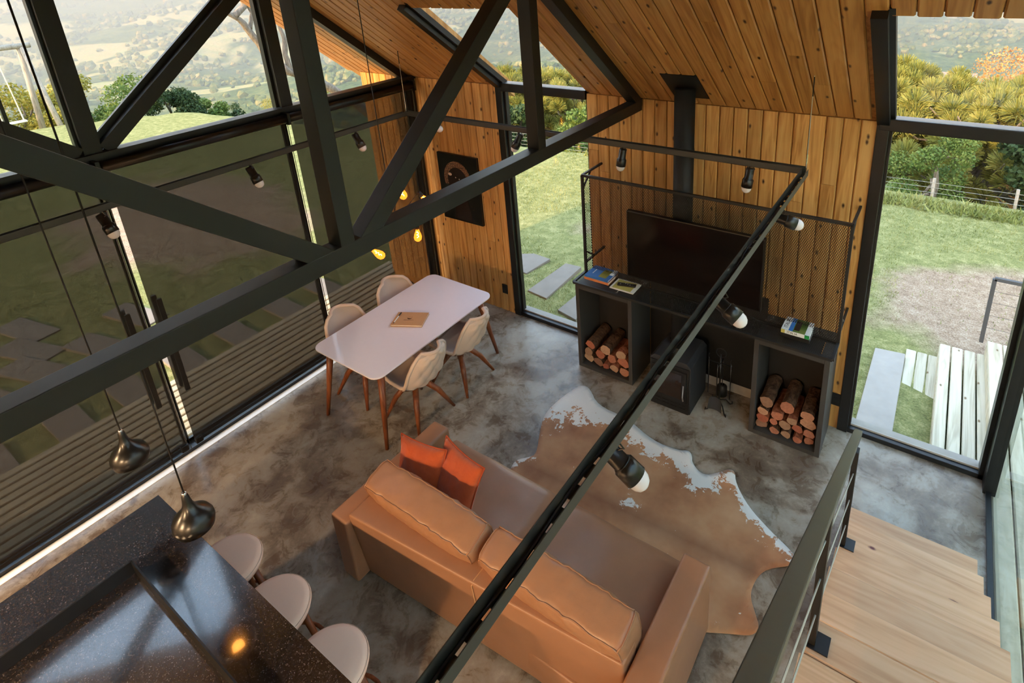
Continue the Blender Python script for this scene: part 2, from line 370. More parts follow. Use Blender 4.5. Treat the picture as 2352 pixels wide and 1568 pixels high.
# ------------------------------------------------------------------ windows 1 and 2 (wall pane + roof pane)
def strip_window(name, label, x0, x1, ts, right_post=False):
    w = empty(name, ((x0+x1)/2, .06, 0), label, None, kind='structure')
    fr = MB()
    fr.box(x0-.045, x0+.035, -.012, .1, 0, H-.02); 
    build('frame_post', fr, M['black2'], w, bevel=.004)
    build('frame_post', MB().box(x0+.03, x0+.055, .03, .08, .02, H-.03), M['black'], w)
    if not right_post: build('frame_post', MB().box(x1-.012, x1+.03, .02, .12, 0, H), M['black2'], w)
    build('sill', MB().box(x0, x1, .0, .1, .0, .045), M['black2'], w, bevel=.004)
    build('sill_lip', MB().box(x0+.03, x1-.01, .05, .13, .045, .06), M['concrete_pad'], w)
    build('transom', MB().box(x0-.03, x1, -.02, .1, H-.06, H+.03), M['black2'], w, bevel=.008)
    sk = MB().beam((x0-.005, .05, H-.01), (x0-.005, -ts-.05, roof(ts+.05)), .08, .1, (1,0,0)); build('skylight_bar', sk, M['black2'], w)
    build('skylight_bar', MB().beam((x0+.05, .05, H+.02), (x0+.05, -ts-.05, roof(ts+.05)+.03), .03, .05, (1,0,0)), M['black'], w)
    build('pane', MB().box(x0+.03, x1-.005, .055, .063, .05, H-.05), M['glass'], w)
    pv = [(x, y, z+d) for d in (.06,.068) for (y,z) in ((.06,H-.02),(-ts-.06,roof(ts+.06))) for x in (x0+.03,x1-.005)]
    build('skylight_pane', MB().add(pv, [(0,2,3,1),(4,5,7,6),(0,1,5,4),(2,6,7,3),(0,4,6,2),(1,3,7,5)]), M['glass'], w)
    return w
strip_window('window_1', 'narrow floor to roof glass strip between the picture and the stove wall', A1, A2, TS1)
strip_window('window_2', 'wide floor to roof glazing beside the stairs with view of timber steps', A3, A4, TS2, True)
# right glazed wall
w4 = empty('window_4', (A4, -3, 0), 'greenish glass side wall beside the stairs', None, kind='structure')
build('corner_post', MB().box(A4-.03, A4+.05, -.13, .03, 0, H+.5), M['black2'], w4, bevel=.004)
build('corner_post', MB().box(A4-.06, A4-.02, .0, .1, 0, H+.3), M['black2'], w4)
build('bottom_rail', MB().box(A4-.012, A4+.02, -WD, -.13, 0, .03), M['black2'], w4)
build('pane', MB().box(A4+.02, A4+.03, -2.5, -.1, .02, 4.6), M['glass_side'], w4)
build('pane', MB().box(A4+.02, A4+.03, -5.4, -2.5, .02, 4.6), M['glass_side'], w4)
# gable window wall
w3 = empty('window_3', (0, -3, 0), 'black steel gable glazing with struts above the screened sliding doors', None, kind='structure')
gz = H+.0
yq, yk = -1.555, -3.075
build('rail', MB().box(-.07, .06, -WD, 0, H-.09, H+.015), M['black2'], w3, bevel=.005)
build('rail', MB().box(-.02, .085, -WD, 0, H-.012, H+.02), M['black'], w3)
build('king_post', MB().box(-.05, .05, yk-.055, yk+.055, H, RZ-.02), M['black'], w3)
build('king_post_stop', MB().box(-.06, .0, yk-.075, yk+.075, H, RZ-.05), M['black2'], w3)
build('post', MB().box(-.05, .05, yq-.05, yq+.06, H, roof(-yq)), M['black'], w3)
build('post_stop', MB().box(-.06, .0, yq-.075, yq+.075, H, roof(-yq)), M['black2'], w3)
dg = lambda y0,z0,y1,z1,wd=.1,dp=.094: MB().beam((0,y0,z0),(0,y1,z1),dp,wd,(1,0,0))
build('strut', dg(yk+.08, H+.03, yq-.02, roof(-yq)-.05, .1), M['black'], w3)
build('strut_stop', MB().beam((-.04,yk+.05,H+.06),(-.04,yq-.06,roof(-yq)-.02), .03,.1,(1,0,0)), M['black2'], w3)
build('strut', dg(yk-.08, H+.03, -WD-yq, roof(-yq)-.05, .1), M['black'], w3)
build('post', MB().box(-.05, .05, -WD-yq-.06, -WD-yq+.05, H, roof(-yq)), M['black'], w3)
build('glazing_bar', MB().box(-.03, .0, -3.465, -3.445, H, roof(WD-3.46)), M['black2'], w3)
build('rafter', MB().beam((-.05,.06,H-.08),(-.05,RY,RZ-.06), .1,.1,(1,0,0)), M['black'], w3)
build('rafter', MB().beam((-.05,-WD,H-.06),(-.05,RY,RZ-.06), .1,.1,(1,0,0)), M['black'], w3)
build('corner_post', MB().box(-.06, .05, -.075, .02, 0, H), M['black2'], w3, bevel=.004)
def tri_pane(pts):
    vs = [(x,y,z) for x in (-.036,-.03) for y,z in pts]; n = len(pts)
    return MB().add(vs, [tuple(range(n)), tuple(range(n,2*n))[::-1]]+[(i,(i+1)%n,n+(i+1)%n,n+i) for i in range(n)])
for pts in ([(-.02,H),(yq,H),(yq,roof(-yq)),(-.02,H+.02)], [(yq,H),(yk,H),(yk,RZ),(yq,roof(-yq))], [(yk,H),(-WD-yq,H),(-WD-yq,roof(-yq)),(yk,RZ)], [(-WD-yq,H),(-WD+.02,H),(-WD+.02,H+.02),(-WD-yq,roof(-yq))]):
    build('gable_pane', tri_pane(pts), M['glass'], w3)
# sliding doors (below the rail)
build('threshold', MB().box(-.07, .06, -WD, -.02, -.02, .035), M['black2'], w3)
ds = [(-4.6,-3.1), (-3.08,-1.58), (-1.58,-.08)]
for i, (y0, y1) in enumerate(ds):
    xo = -.02-.028*(i%2)
    d = empty('door_%d' % (i+1), (xo, (y0+y1)/2, .03), ['black framed sliding glass door nearest the kitchen counter', 'black framed sliding glass door in the middle of the screened wall', 'black framed sliding glass door behind the dining table'][i], None, kind='structure')
    for a in (y0, y1): 
        build('stile', MB().box(xo-.014, xo+.014, a-.014 if a == y1 else a, a if a == y1 else a+.014, .035, H-.09), M['black2'], d)
    for z in (.04, H-.12): build('door_rail', MB().box(xo-.014, xo+.014, y0, y1, z, z+.03), M['black2'], d)
    build('pane', MB().box(xo-.003, xo+.003, y0+.01, y1-.01, .06, H-.11), M['glass'], d)
    if i < 2:
        yh = y1-.1 if i == 0 else y0+.12
        hd = build('handle', MB().box(xo+.03, xo+.05, yh-.018, yh+.018, .55, 1.47), M['black2'], d)
        build('handle_outer', MB().box(xo-.075, xo-.05, yh-.018, yh+.018, .55, 1.47), M['black2'], d)
        for z in (.75, 1.27): build('handle_fixing', MB().tube([(xo-.06,yh,z),(xo+.04,yh,z)], .01, 8), M['black2'], d)
props(build('daylight_leak_strip', MB().box(.062,.135,-WD+.02,-.08,-.002,.004), M['white_paint']), 'pale strip painted as daylight leaking along the foot of the glass wall', kind='structure')  # thin white strip added as painted daylight spilling under the blinds onto the floor
# roller blinds
for y0, y1, lab in ((-WD+.1,-3.12,'dark solar screen blind nearest the kitchen counter'), (-3.06,-1.635,'dark solar screen blind in the middle of the glass wall'), (-1.58,-.1,'dark solar screen blind beside the dining table corner')):
    b = empty('roller_blind', (.1, (y0+y1)/2, 0), lab, 'blind', 'roller blinds on the glass wall')
    build('tube', MB().tube([(.115,y0-.02,H-.075),(.115,y1+.02,H-.075)], .042, 16), M['black2'], b, smooth=True)
    build('screen', MB().box(.0975,.0985, y0, y1, .11, H-.07), M['scrim'], b)
    build('hem_bar', MB().box(.09,.106, y0, y1, .095, .125), M['black2'], b)
    for ye in (y0+.0, y1-.0): build('hem_clip', MB().box(.085,.125, ye-.06 if ye==y1 else ye, ye if ye==y1 else ye+.06, .085, .145), M['black2'], b, bevel=.01)
    build('bracket', MB().box(.06,.16, y1+.0, y1+.025, H-.13, H-.02), M['black2'], b)
    build('guide_wire', MB().tube([(.1, y1+.02, .05),(.1, y1+.02, H-.1)], .003, 6), M['black2'], b)
# ------------------------------------------------------------------ truss
XT = 2.95
tr = empty('roof_truss', (XT-.05, RY, H), 'black steel roof truss with tie beam crossing the room', 'truss')
TD = {'tie_beam':.1,'king_post':.098,'queen_post':.097,'strut':.096,'rafter':.094}
def tb(name, p, q, w):
    dp = TD[name]; return build(name, MB().beam((XT-.05,)+p, (XT-.05,)+q, dp, w, (1,0,0)), M['black'], tr, bevel=.004)
tb('tie_beam', (0, H-.056), (-WD, H-.056), .092)
tb('king_post', (RY, H-.02), (RY, RZ-.05), .076)
tb('queen_post', (-1.5, H-.015), (-1.5, roof(1.5)-.06), .082); tb('queen_post', (-WD+1.5, H-.015), (-WD+1.5, roof(1.5)-.06), .082)
tb('strut', (RY+.085, H-.06), (-1.57, roof(1.5)-.05), .09); tb('strut', (RY-.085, H-.06), (-WD+1.57, roof(1.5)-.05), .09)
tb('rafter', (.02, H-.05), (RY, RZ-.05), .1); tb('rafter', (-WD, H-.05), (RY, RZ-.05), .1)
# ------------------------------------------------------------------ dining table
def rrect(x0, x1, y0, y1, r, n=6):
    p = []
    for cx, cy, a0 in ((x1-r,y1-r,0),(x0+r,y1-r,90),(x0+r,y0+r,180),(x1-r,y0+r,270)):
        p += [(cx+r*math.cos(math.radians(a0+90*k/n)), cy+r*math.sin(math.radians(a0+90*k/n))) for k in range(n+1)]
    return p
TX0, TX1, TY0, TY1, TZ = .70, 1.59, -2.185, -.688, .742
dt = empty('dining_table', ((TX0+TX1)/2, (TY0+TY1)/2, 0), 'white glass topped rectangular dining table with tapered wooden legs', 'table')
build('table_top', MB().prism(rrect(TX0,TX1,TY0,TY1,.09), TZ-.014, TZ), M['white_lac'], dt, bevel=.003)
build('apron', MB().prism(rrect(TX0+.07,TX1-.07,TY0+.07,TY1-.07,.04), TZ-.05, TZ-.014), M['walnut'], dt)
for fx, fy, tx, ty in ((.735,-2.19,.80,-2.06),(1.555,-2.18,1.49,-2.06),(1.555,-.68,1.49,-.81),(.735,-.68,.80,-.81)):
    build('leg', MB().tube([(fx,fy,0),(tx,ty,TZ-.02)], [.016,.034], 8), M['walnut'], dt, smooth=True)
# ------------------------------------------------------------------ dining chairs
def chair_surface(u, v, out=0.):
    """u 0..1 from seat front to top of back, v 0..1 across; local: faces -x, back at +x"""
    P = [(-.21,.435,.17),(-.20,.455,.2),(-.05,.44,.225),(.10,.43,.225),(.175,.455,.22),(.225,.53,.225),(.27,.64,.22),(.315,.75,.19),(.335,.80,.15),(.342,.825,.10)]
    k = u*(len(P)-1); i = min(int(k), len(P)-2); f = k-i; f = f*f*(3-2*f)*.3+f*.7
    x, z, w = [P[i][j]*(1-f)+P[i+1][j]*f for j in range(3)]
    t = v*2-1; y = w*t; c = .055*abs(t)**2.2
    if u < .45: z += c*min(1, u*6); 
    else: x -= c*1.5; z += 0
    if .35 < u <= .45: x -= c*.4
    d = Vector((P[i+1][0]-P[i][0], 0, P[i+1][1]-P[i][1])).normalized(); nrm = Vector((d.z, 0, -d.x))
    q = Vector((x,y,z))+nrm*out
    return q
def quilt(u, v):
    a = u*9.0; b = (v-.5)*7; s = abs(math.sin(math.pi*(a+b)/2))*abs(math.sin(math.pi*(a-b)/2))
    e = max(0, min(1, 6*v, 6*(1-v), 8*u, 8*(1-u)))
    return .022+.022*(s**.35)*e
def make_chair(label):
    t = empty('dining_chair', (0,0,0), label, 'chair', 'chairs at the dining table')
    o = build('inner_pad', MB().grid(lambda u,v: chair_surface(u,v,0), 22, 12), M['fabric_in'], t, True); solidify(o, .012, 1)
    sh = MB().grid(lambda u,v: chair_surface(u,v,quilt(u,v)), 44, 30); o = build('quilted_shell', sh, M['fabric'], t, True)
    rim = MB().tube([chair_surface(u,0,.013) for u in np.linspace(0,1,20)]+[chair_surface(1,v,.013) for v in np.linspace(.1,.9,7)]+[chair_surface(u,1,.013) for u in np.linspace(1,0,20)]+[chair_surface(0,v,.013) for v in np.linspace(.9,0,7)], .017, 8)
    build('rim', rim, M['fabric'], t, True)
    build('hub', MB().lathe([(0,.40),(.09,.40),(.09,.36),(.05,.33),(0,.33)], (0,0,0), 16), M['walnut'], t)
    for a in (45,135,225,315):
        c, s = math.cos(math.radians(a)), math.sin(math.radians(a))
        build('leg', MB().tube([(.05*c,.05*s,.37),(.19*c,.19*s,.22),(.315*c,.315*s,0)], [.03,.026,.013], 8), M['walnut'], t, True)
    return t
ch = make_chair('beige quilted dining chair on the room side, nearer the sofa')
ch.location = (1.475,-1.715,0)
copy_thing(ch, (1.495,-1.155,0), math.radians(6), 'beige quilted dining chair on the room side, nearer the pine wall')
copy_thing(ch, (.80,-1.74,0), math.pi, 'beige dining chair on the glass wall side, nearer the kitchen counter')
copy_thing(ch, (.80,-1.13,0), math.radians(176), 'beige dining chair on the glass wall side, nearer the corner')
# notebook and pen
nb = empty('notebook', (1.18,-1.44,TZ), 'brown kraft notebook lying on the white table', 'notebook')
def nbm(x0,x1,y0,y1,z0,z1):
    R = Matrix.Rotation(math.radians(27),3,'Z'); m = MB().box(x0,x1,y0,y1,z0,z1); m.v = [tuple(R@Vector(v)+Vector((1.18,-1.44,0))) for v in m.v]; return m
build('cover', nbm(-.155,.155,-.105,.105,TZ+.001,TZ+.006), M['kraft'], nb); build('pages', nbm(-.152,.150,-.100,.102,TZ+.006,TZ+.017), M['book_paper'], nb); build('front_cover', nbm(-.155,.155,-.105,.105,TZ+.017,TZ+.021), M['kraft'], nb)
lg = MB()
R27 = Matrix.Rotation(math.radians(27),3,'Z')
def nbp(x, y, z=TZ+.0215): return tuple(R27@Vector((x,y,0))+Vector((1.18,-1.44,z)))
arc = [(.024*math.cos(a), .024*math.sin(a)) for a in np.linspace(math.pi*1.02, math.pi*1.98, 12)]; arc2 = [(.022*math.cos(a), .011*math.sin(a)) for a in np.linspace(math.pi*1.98, math.pi*1.02, 12)]
lg.add([nbp(x-.005,y+.014) for x,y in arc+arc2], [tuple(range(24))])
for k in range(3): lg.add([nbp(-.02+.016*k+dx, .026+dy+.003*(k%2)) for dx,dy in ((0,0),(.006,0),(.006,.004),(0,.004))], [(0,1,2,3)])
for k in range(11): lg.add([nbp(-.052+.009*k+dx, -.026+dy) for dx,dy in ((0,0),(.006,0),(.006,.006),(0,.006))], [(0,1,2,3)])
build('cover_print', lg, M['ink'], nb)
pn = empty('pen', nbp(-.125,0), 'white ballpoint pen with black cap on the kraft notebook', 'pen')
build('barrel', MB().tube([nbp(-.128,-.075,TZ+.027),nbp(-.122,.03,TZ+.027)], .0045, 8), M['white_paint'], pn); build('cap', MB().tube([nbp(-.122,.03,TZ+.027),nbp(-.119,.085,TZ+.027)], .0058, 8), M['matte_black'], pn); build('tip', MB().tube([nbp(-.128,-.075,TZ+.027),nbp(-.129,-.09,TZ+.027)], [.0045,.0015], 8), M['matte_black'], pn)
# ------------------------------------------------------------------ sofa
sf = empty('sofa', (3.3,-2.6,0), 'tan leather sofa seen from behind with broad arms', 'sofa')
def rbox(x0,x1,y0,y1,z0,z1): return MB().box(x0,x1,y0,y1,z0,z1)
build('arm', rbox(2.165,2.325,-3.07,-2.115,.02,.56), M['leather'], sf, True, .02, 3)
build('arm', rbox(4.262,4.432,-3.07,-2.105,.02,.56), M['leather'], sf, True, .02, 3)
build('base', rbox(2.33,4.258,-2.9,-2.14,.05,.26), M['leather'], sf, True, .012, 2)
seat = MB().grid(lambda u,v: Vector((2.335+1.92*u, -2.86+.79*v, .425-.012*noise.noise(Vector((u*7,v*4,0)))-.02*max(0,(v-.93)/.07)**2-.012*math.exp(-((u-.5)/.01)**2))), 60, 24)
o = build('seat', seat, M['leather'], sf, True); solidify(o, .17, -1); m = o.modifiers.new('bev','BEVEL'); m.width = .025; m.segments = 3
bp = [(2.328,-2.985,.04),(4.25,-2.86,.04),(4.25,-2.66,.04),(2.328,-2.76,.04)]; bq = [(2.328,-3.042,.62),(4.25,-2.862,.62),(4.25,-2.72,.62),(2.328,-2.78,.62)]
build('back_panel', MB().add(bp+bq, [(0,1,2,3),(4,5,6,7),(0,1,5,4),(1,2,6,5),(2,3,7,6),(3,0,4,7)]), M['leather'], sf, True, .018, 3)
build('seam', MB().tube([(3.32,-2.80,.6205),(3.32,-2.93,.6205),(3.32,-2.952,.60),(3.32,-2.918,.06)], .003, 6), M['kraft'], sf)
for x in (2.24,4.35): build('foot', MB().box(x-.05,x+.05,-2.9,-2.3,0,.02), M['matte_black'], sf)
def cushion(cx, cy, cz, w, d, h, lean, seed, n=18, puff=.035):
    """boxy leather cushion: w along x, d thickness along y, h tall; lean about x"""
    mb = MB(); Rm = Matrix.Rotation(lean,3,'X')
    def pt(u, v, wv):
        x, y, z = u, v, wv; e = 1-max(abs(u),0)**6*.12
        fx = (1-abs(y)**5*.03)*(1-abs(z)**5*.03); fz = (1-abs(x)**5*.04)*(1-abs(y)**4*.05)
        bulge = (1-x**4)*(1-z**4)
        Y = y*(d/2*.86+puff*bulge*.8)
        wr = noise.noise(Vector((x*9+seed, z*2.2, y*2)))*.011*(abs(z)**1.5+.25)*(1 if abs(y)>.3 else .5)
        q = Vector((x*w/2*fx, Y+wr*(1 if y>0 else -1), z*h/2*fz+wr*.6+ (.018*(1-x**2) if z>.2 else 0)))
        return Rm@q+Vector((cx,cy,cz))
    fl = [((1,0,0),(0,1,0),(0,0,1)),((1,0,0),(0,1,0),(0,0,-1)),((1,0,0),(0,0,1),(0,1,0)),((1,0,0),(0,0,1),(0,-1,0)),((0,1,0),(0,0,1),(1,0,0)),((0,1,0),(0,0,1),(-1,0,0))]
    for a, b, c in fl:
        A, B, Cc = Vector(a), Vector(b), Vector(c); na = n*2 if a[0] else 8; nb_ = 8 if b[1] else n
        mb.grid(lambda u,v: pt(*(A*(2*u-1)+B*(2*v-1)+Cc)), na, nb_)
    edges = []
    for zz in (1,-1):
        for yy in (1,-1): edges.append([pt(x,yy,zz) for x in np.linspace(-1,1,30)])
        for xx in (1,-1): edges.append([pt(xx,y,zz) for y in np.linspace(-1,1,8)])
    for xx in (1,-1):
        for yy in (1,-1): edges.append([pt(xx,yy,z) for z in np.linspace(-1,1,14)])
    return mb, edges
def weld(o):
    bm = bmesh.new(); bm.from_mesh(o.data); bmesh.ops.remove_doubles(bm, verts=bm.verts, dist=.0008); bmesh.ops.recalc_face_normals(bm, faces=bm.faces); bm.to_mesh(o.data); bm.free()
    o.data.polygons.foreach_set('use_smooth', [True]*len(o.data.polygons)); return o
for cx, cy, lab, sd in ((2.775,-2.752,'long tan leather back cushion behind the orange pillows',3.1),(3.765,-2.735,'long tan leather back cushion at the stair end of the sofa',11.7)):
    mb, ed = cushion(cx, cy, .592, .965, .235, .30, math.radians(14), sd)
    c = empty('sofa_cushion', (cx,cy,.43), lab, 'cushion', 'back cushions of the sofa')
    weld(build('cushion_body', mb, M['leather2'], c, True))
    pm = MB()
    for e in ed: pm.tube(e, .0045, 5)
    build('piping', pm, M['leather'], c, True)
def throw(cx, cy, cz, s, rx, rz, seed, lab):
    Rm = Matrix.Rotation(rz,3,'Z')@Matrix.Rotation(rx,3,'X'); mb = MB(); cc = Vector((cx,cy,cz))
    def pt(u, v, sd):
        x, z = 2*u-1, 2*v-1; k = max(0,(1-x**2)*(1-z**2))**.42
        kx = 1-.09*(1-abs(z)**2.0); kz = 1-.09*(1-abs(x)**2.0)
        wr = noise.noise(Vector((x*3+seed,z*3,seed)))*.012*k + .006*math.sin(x*26+seed)*max(0,abs(z)-.5)*k
        return Rm@Vector((x*s/2*kx, sd*(.075*k)+wr, z*s/2*kz))+cc
    c = empty('throw_pillow', (cx,cy,cz-s/2), lab, 'pillow', 'orange pillows on the sofa')
    mb.grid(lambda u,v: pt(u,v,1), 20, 20); mb.grid(lambda u,v: pt(v,u,-1), 20, 20)
    weld(build('pillow_body', mb, M['velvet'], c, True))
    ring = [pt(t,0,0) for t in np.linspace(0,1,14)]+[pt(1,t,0) for t in np.linspace(0,1,14)]+[pt(1-t,1,0) for t in np.linspace(0,1,14)]+[pt(0,1-t,0) for t in np.linspace(0,1,14)]
    build('piping', MB().tube(ring, .005, 6), M['pillow_edge'], c, True)
throw(2.745,-2.475,.595,.43,math.radians(-28),math.radians(-10),2.0,'orange velvet pillow in front, overlapping the other one')
throw(2.46,-2.53,.60,.40,math.radians(-20),math.radians(8),5.0,'orange velvet pillow partly hidden, by the sofa arm')
# ------------------------------------------------------------------ cowhide
hide = [[2.575,-.70],[2.619,-.651],[2.70,-.66],[2.874,-.815],[3.187,-.82],[3.502,-.937],[3.736,-.924],[3.80,-.88],[3.845,-.91],[3.879,-.994],[3.996,-1.057],[4.09,-.968],[4.15,-.89],[4.20,-.89],[4.24,-.997],[4.39,-1.152],[4.58,-1.263],[4.732,-1.33],[4.787,-1.38],[4.775,-1.435],[4.628,-1.547],[4.587,-1.657],[4.585,-1.773],[4.651,-1.872],[4.695,-1.933],[4.676,-2.002],[4.56,-2.059],[4.433,-2.128],[4.1,-2.3],[3.5,-2.4],[2.9,-2.25],[2.72,-2.0],[2.62,-1.80],[2.60,-1.70],[2.684,-1.625],[2.72,-1.565],[2.595,-1.346],[2.507,-1.156],[2.52,-.95]]
def smooth_poly(p, it=2):
    for _ in range(it):
        q = []
        for i in range(len(p)):
            a, b = Vector(p[i]), Vector(p[(i+1)%len(p)]); q += [a*.75+b*.25, a*.25+b*.75]
        p = q
    return p
hp = smooth_poly([tuple(x) for x in hide])
me = bpy.data.meshes.new('cowhide_rug'); bm = bmesh.new()
bm.faces.new([bm.verts.new((p[0],p[1],.004)) for p in hp]); bmesh.ops.triangulate(bm, faces=bm.faces)
for _ in range(6):
    es = [e for e in bm.edges if e.calc_length() > .07]
    if not es: break
    bmesh.ops.subdivide_edges(bm, edges=es, cuts=1); bmesh.ops.triangulate(bm, faces=bm.faces)
for v in bm.verts: v.co.z = .007+.005*noise.noise(v.co*3)
bmesh.ops.recalc_face_normals(bm, faces=bm.faces); bm.to_mesh(me); bm.free()
rug = bpy.data.objects.new('cowhide_rug', me); COL.objects.link(rug)
at = me.attributes.new('edge', 'FLOAT', 'POINT')
far = [Vector(p) for p in [(2.52,-.9),(2.6,-.66),(2.72,-.68),(2.88,-.81),(3.19,-.82),(3.5,-.93),(3.75,-.91),(3.86,-.94),(3.98,-1.05)]]; farr = [Vector(p) for p in [(4.22,-.96),(4.39,-1.15),(4.58,-1.26),(4.74,-1.34)]]; lft = [Vector(p) for p in [(2.60,-1.74),(2.68,-1.6)]]
def dist(p, pl):
    b = 9
    for a, c in zip(pl, pl[1:]):
        d = c-a; t = max(0,min(1,(p-a).dot(d)/d.length_squared)); b = min(b, (p-a-d*t).length)
    return b
vals = []
for v in me.vertices:
    p = Vector((v.co.x, v.co.y)); lf = max(0, min(1, (3.1-p.x)/.5))
    d1 = dist(p, far); d2 = dist(p, farr); d3 = dist(p, lft); d4 = math.hypot((p.x-3.62)/1.8, (p.y+1.575)/.7)*1.0
    vals.append(max(1.12-d1/(.24+.30*lf), .85-d2/.16, .72-d3/.12, .70-d4/.16, 0))
at.data.foreach_set('value', vals)
def hide_mat():
    k = NT('cowhide'); v = k.coords((1,1,1), rnd=False); at = k.n('Attribute'); at.attribute_name = 'edge'
    nz = k.noise(v, 9, 6, .68, .5); nf = k.noise(v, 30, 4, .7)
    m = k.math('ADD', at.outputs['Fac'], k.math('MULTIPLY_ADD', nz, 2.3, -1.15)); m = k.math('ADD', m, k.math('MULTIPLY_ADD', nf, 1.1, -.55))
    mr = k.n('MapRange'); mr.inputs['From Min'].default_value = .48; mr.inputs['From Max'].default_value = .54; k.l(m, mr.inputs['Value'])
    a = k.noise(v, 2.2, 4, .6); br = k.ramp(a, [(.3, srgb(152,96,62)), (.5, srgb(182,128,88)), (.7, srgb(198,150,110))])
    sx = k.n('SeparateXYZ'); k.l(v, sx.inputs[0])
    # spine: from (2.6,-1.72) to (4.6,-1.62)
    sp = k.math('ABSOLUTE', k.math('ADD', k.math('SUBTRACT', sx.outputs[1], k.math('MULTIPLY', sx.outputs[0], .045)), 1.82))
    sm = k.n('MapRange'); sm.inputs['From Min'].default_value = .16; sm.inputs['From Max'].default_value = 0; sm.inputs['To Max'].default_value = .65; k.l(k.math('ADD', sp, k.math('MULTIPLY', a, .06)), sm.inputs['Value'])
    br = k.mix(sm.outputs[0], br, srgb(104,56,34))
    k.color(k.mix(mr.outputs[0], br, srgb(226,222,216))); k.set(Roughness=.7, Sheen_Weight=.3, Specular_IOR_Level=.25); k.bump(k.noise(v, 160, 3), .3, .004); return k.mat
me.materials.append(hide_mat()); me.polygons.foreach_set('use_smooth',[True]*len(me.polygons)); solidify(rug, .004, -1)
props(rug, 'brown and white cowhide rug between the sofa and the stove', 'rug')
# ------------------------------------------------------------------ log cabinets
def cabinet(x0, x1, lab):
    z1 = .955; y0, y1 = -.41, -.012; t = .04
    c = empty('log_cabinet', ((x0+x1)/2, (y0+y1)/2, 0), lab, 'cabinet', 'log cabinets beside the stove')
    build('side_panel', MB().box(x0,x0+t,y0,y1,0,z1), M['cab'], c, bevel=.002); build('side_panel', MB().box(x1-t,x1,y0,y1,0,z1), M['cab'], c, bevel=.002)
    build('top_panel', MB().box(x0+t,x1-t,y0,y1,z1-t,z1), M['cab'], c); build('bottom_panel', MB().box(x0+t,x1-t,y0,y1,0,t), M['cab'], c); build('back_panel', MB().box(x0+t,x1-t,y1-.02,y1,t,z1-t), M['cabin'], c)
    return c
CL = (2.418,3.032); CR = (4.158,4.735)
cabinet(*CL, 'dark grey open log cabinet nearer the narrow window'); cabinet(*CR, 'dark grey open log cabinet nearer the stairs')
def firelog(cx, cz, r, lab, grp, kind, ang):
    y0, y1 = -.375-random.uniform(-.01,.012), -.06; n = 9; mb = MB()
    if kind == 'round': prof = [(r*(1+random.uniform(-.16,.10))*math.cos(2*math.pi*k/n), r*(1+random.uniform(-.16,.10))*math.sin(2*math.pi*k/n)) for k in range(n)]
    else:
        prof = [(-r*.95,-r*.45),(-r*.2,-r*.62),(r*.75,-r*.5)]+[(r*1.05*math.cos(a)*(1+random.uniform(-.14,.06)), r*.95*math.sin(a)*(1+random.uniform(-.12,.05))+r*.1) for a in np.linspace(.05,math.pi-.05,7)]
    ca, sa = math.cos(ang), math.sin(ang); prof = [(x*ca-z*sa, x*sa+z*ca) for x,z in prof]; n = len(prof); rings = []
    for k in range(6):
        y = y0+(y1-y0)*k/5; jx, jz = random.uniform(-.004,.004), random.uniform(-.004,.004); s = 1+random.uniform(-.05,.05)
        rings += [(cx+x*s+jx, y, cz+z*s+jz) for x,z in prof]
    fs = [(i*n+k, i*n+(k+1)%n, (i+1)*n+(k+1)%n, (i+1)*n+k) for i in range(5) for k in range(n)]
    mb.add(rings, fs, 0); mb.add(rings[:n], [tuple(range(n))], 1); mb.add(rings[-n:], [tuple(range(n))], 1)
    o = build('firewood_log', mb, [M['bark'] if random.random()<.62 else M['heart'], M['logend']], None, at=(cx, (y0+y1)/2, cz-r))
    return props(o, lab, 'log', grp)
ORD = ['first','second','third','fourth','fifth','sixth','seventh','eighth']
def logs(x0, x1, rows, where, grp):
    xi0, xi1 = x0+.045, x1-.045; z = .042
    nm = {0:'bottom', 1:'second', 2:'third', 3:'top'}
    for ri, rads in enumerate(rows):
        rads = [q*.94 for q in rads]
        tot = sum(2*r for r in rads); sp = (xi1-xi0-tot)/max(1,len(rads)); x = xi0+sp/2+(.0 if ri%2==0 else .0); zt = max(rads)
        for i, r in enumerate(rads):
            row = 'top' if ri == len(rows)-1 else nm[ri]
            firelog(x+r, z+r+(zt-r)*.1, r, '%s log from the left, %s row, %s' % (ORD[i], row, where), grp, random.choice(['round','split','split','split']), random.uniform(-.5,.5)+random.choice([0,math.pi]))
            x += 2*r+sp
        z += 2*zt*.80
logs(CL[0], CL[1], [[.058,.052,.040,.052,.060],[.050,.056,.056,.062],[.056,.060,.058]], 'cabinet by the narrow window', 'firewood in the cabinet by the narrow window')
logs(CR[0], CR[1], [[.052,.042,.042,.038,.042],[.052,.040,.048,.044,.050],[.046,.054,.044,.060],[.060,.062,.056]], 'cabinet by the stairs', 'firewood in the cabinet by the stairs')
props(build('wall_shield', MB().box(CL[1]+.004,CR[0]-.004,-.012,-.002,0.1,1.1), M['backpanel']), 'black metal sheet on the wall behind the stove', 'heat shield')
props(build('baseboard_back', MB().box(CL[1]+.004,CR[0]-.004,-.014,-.001,0,.1), M['concrete_pad']), 'low concrete plinth behind the stove', kind='structure')
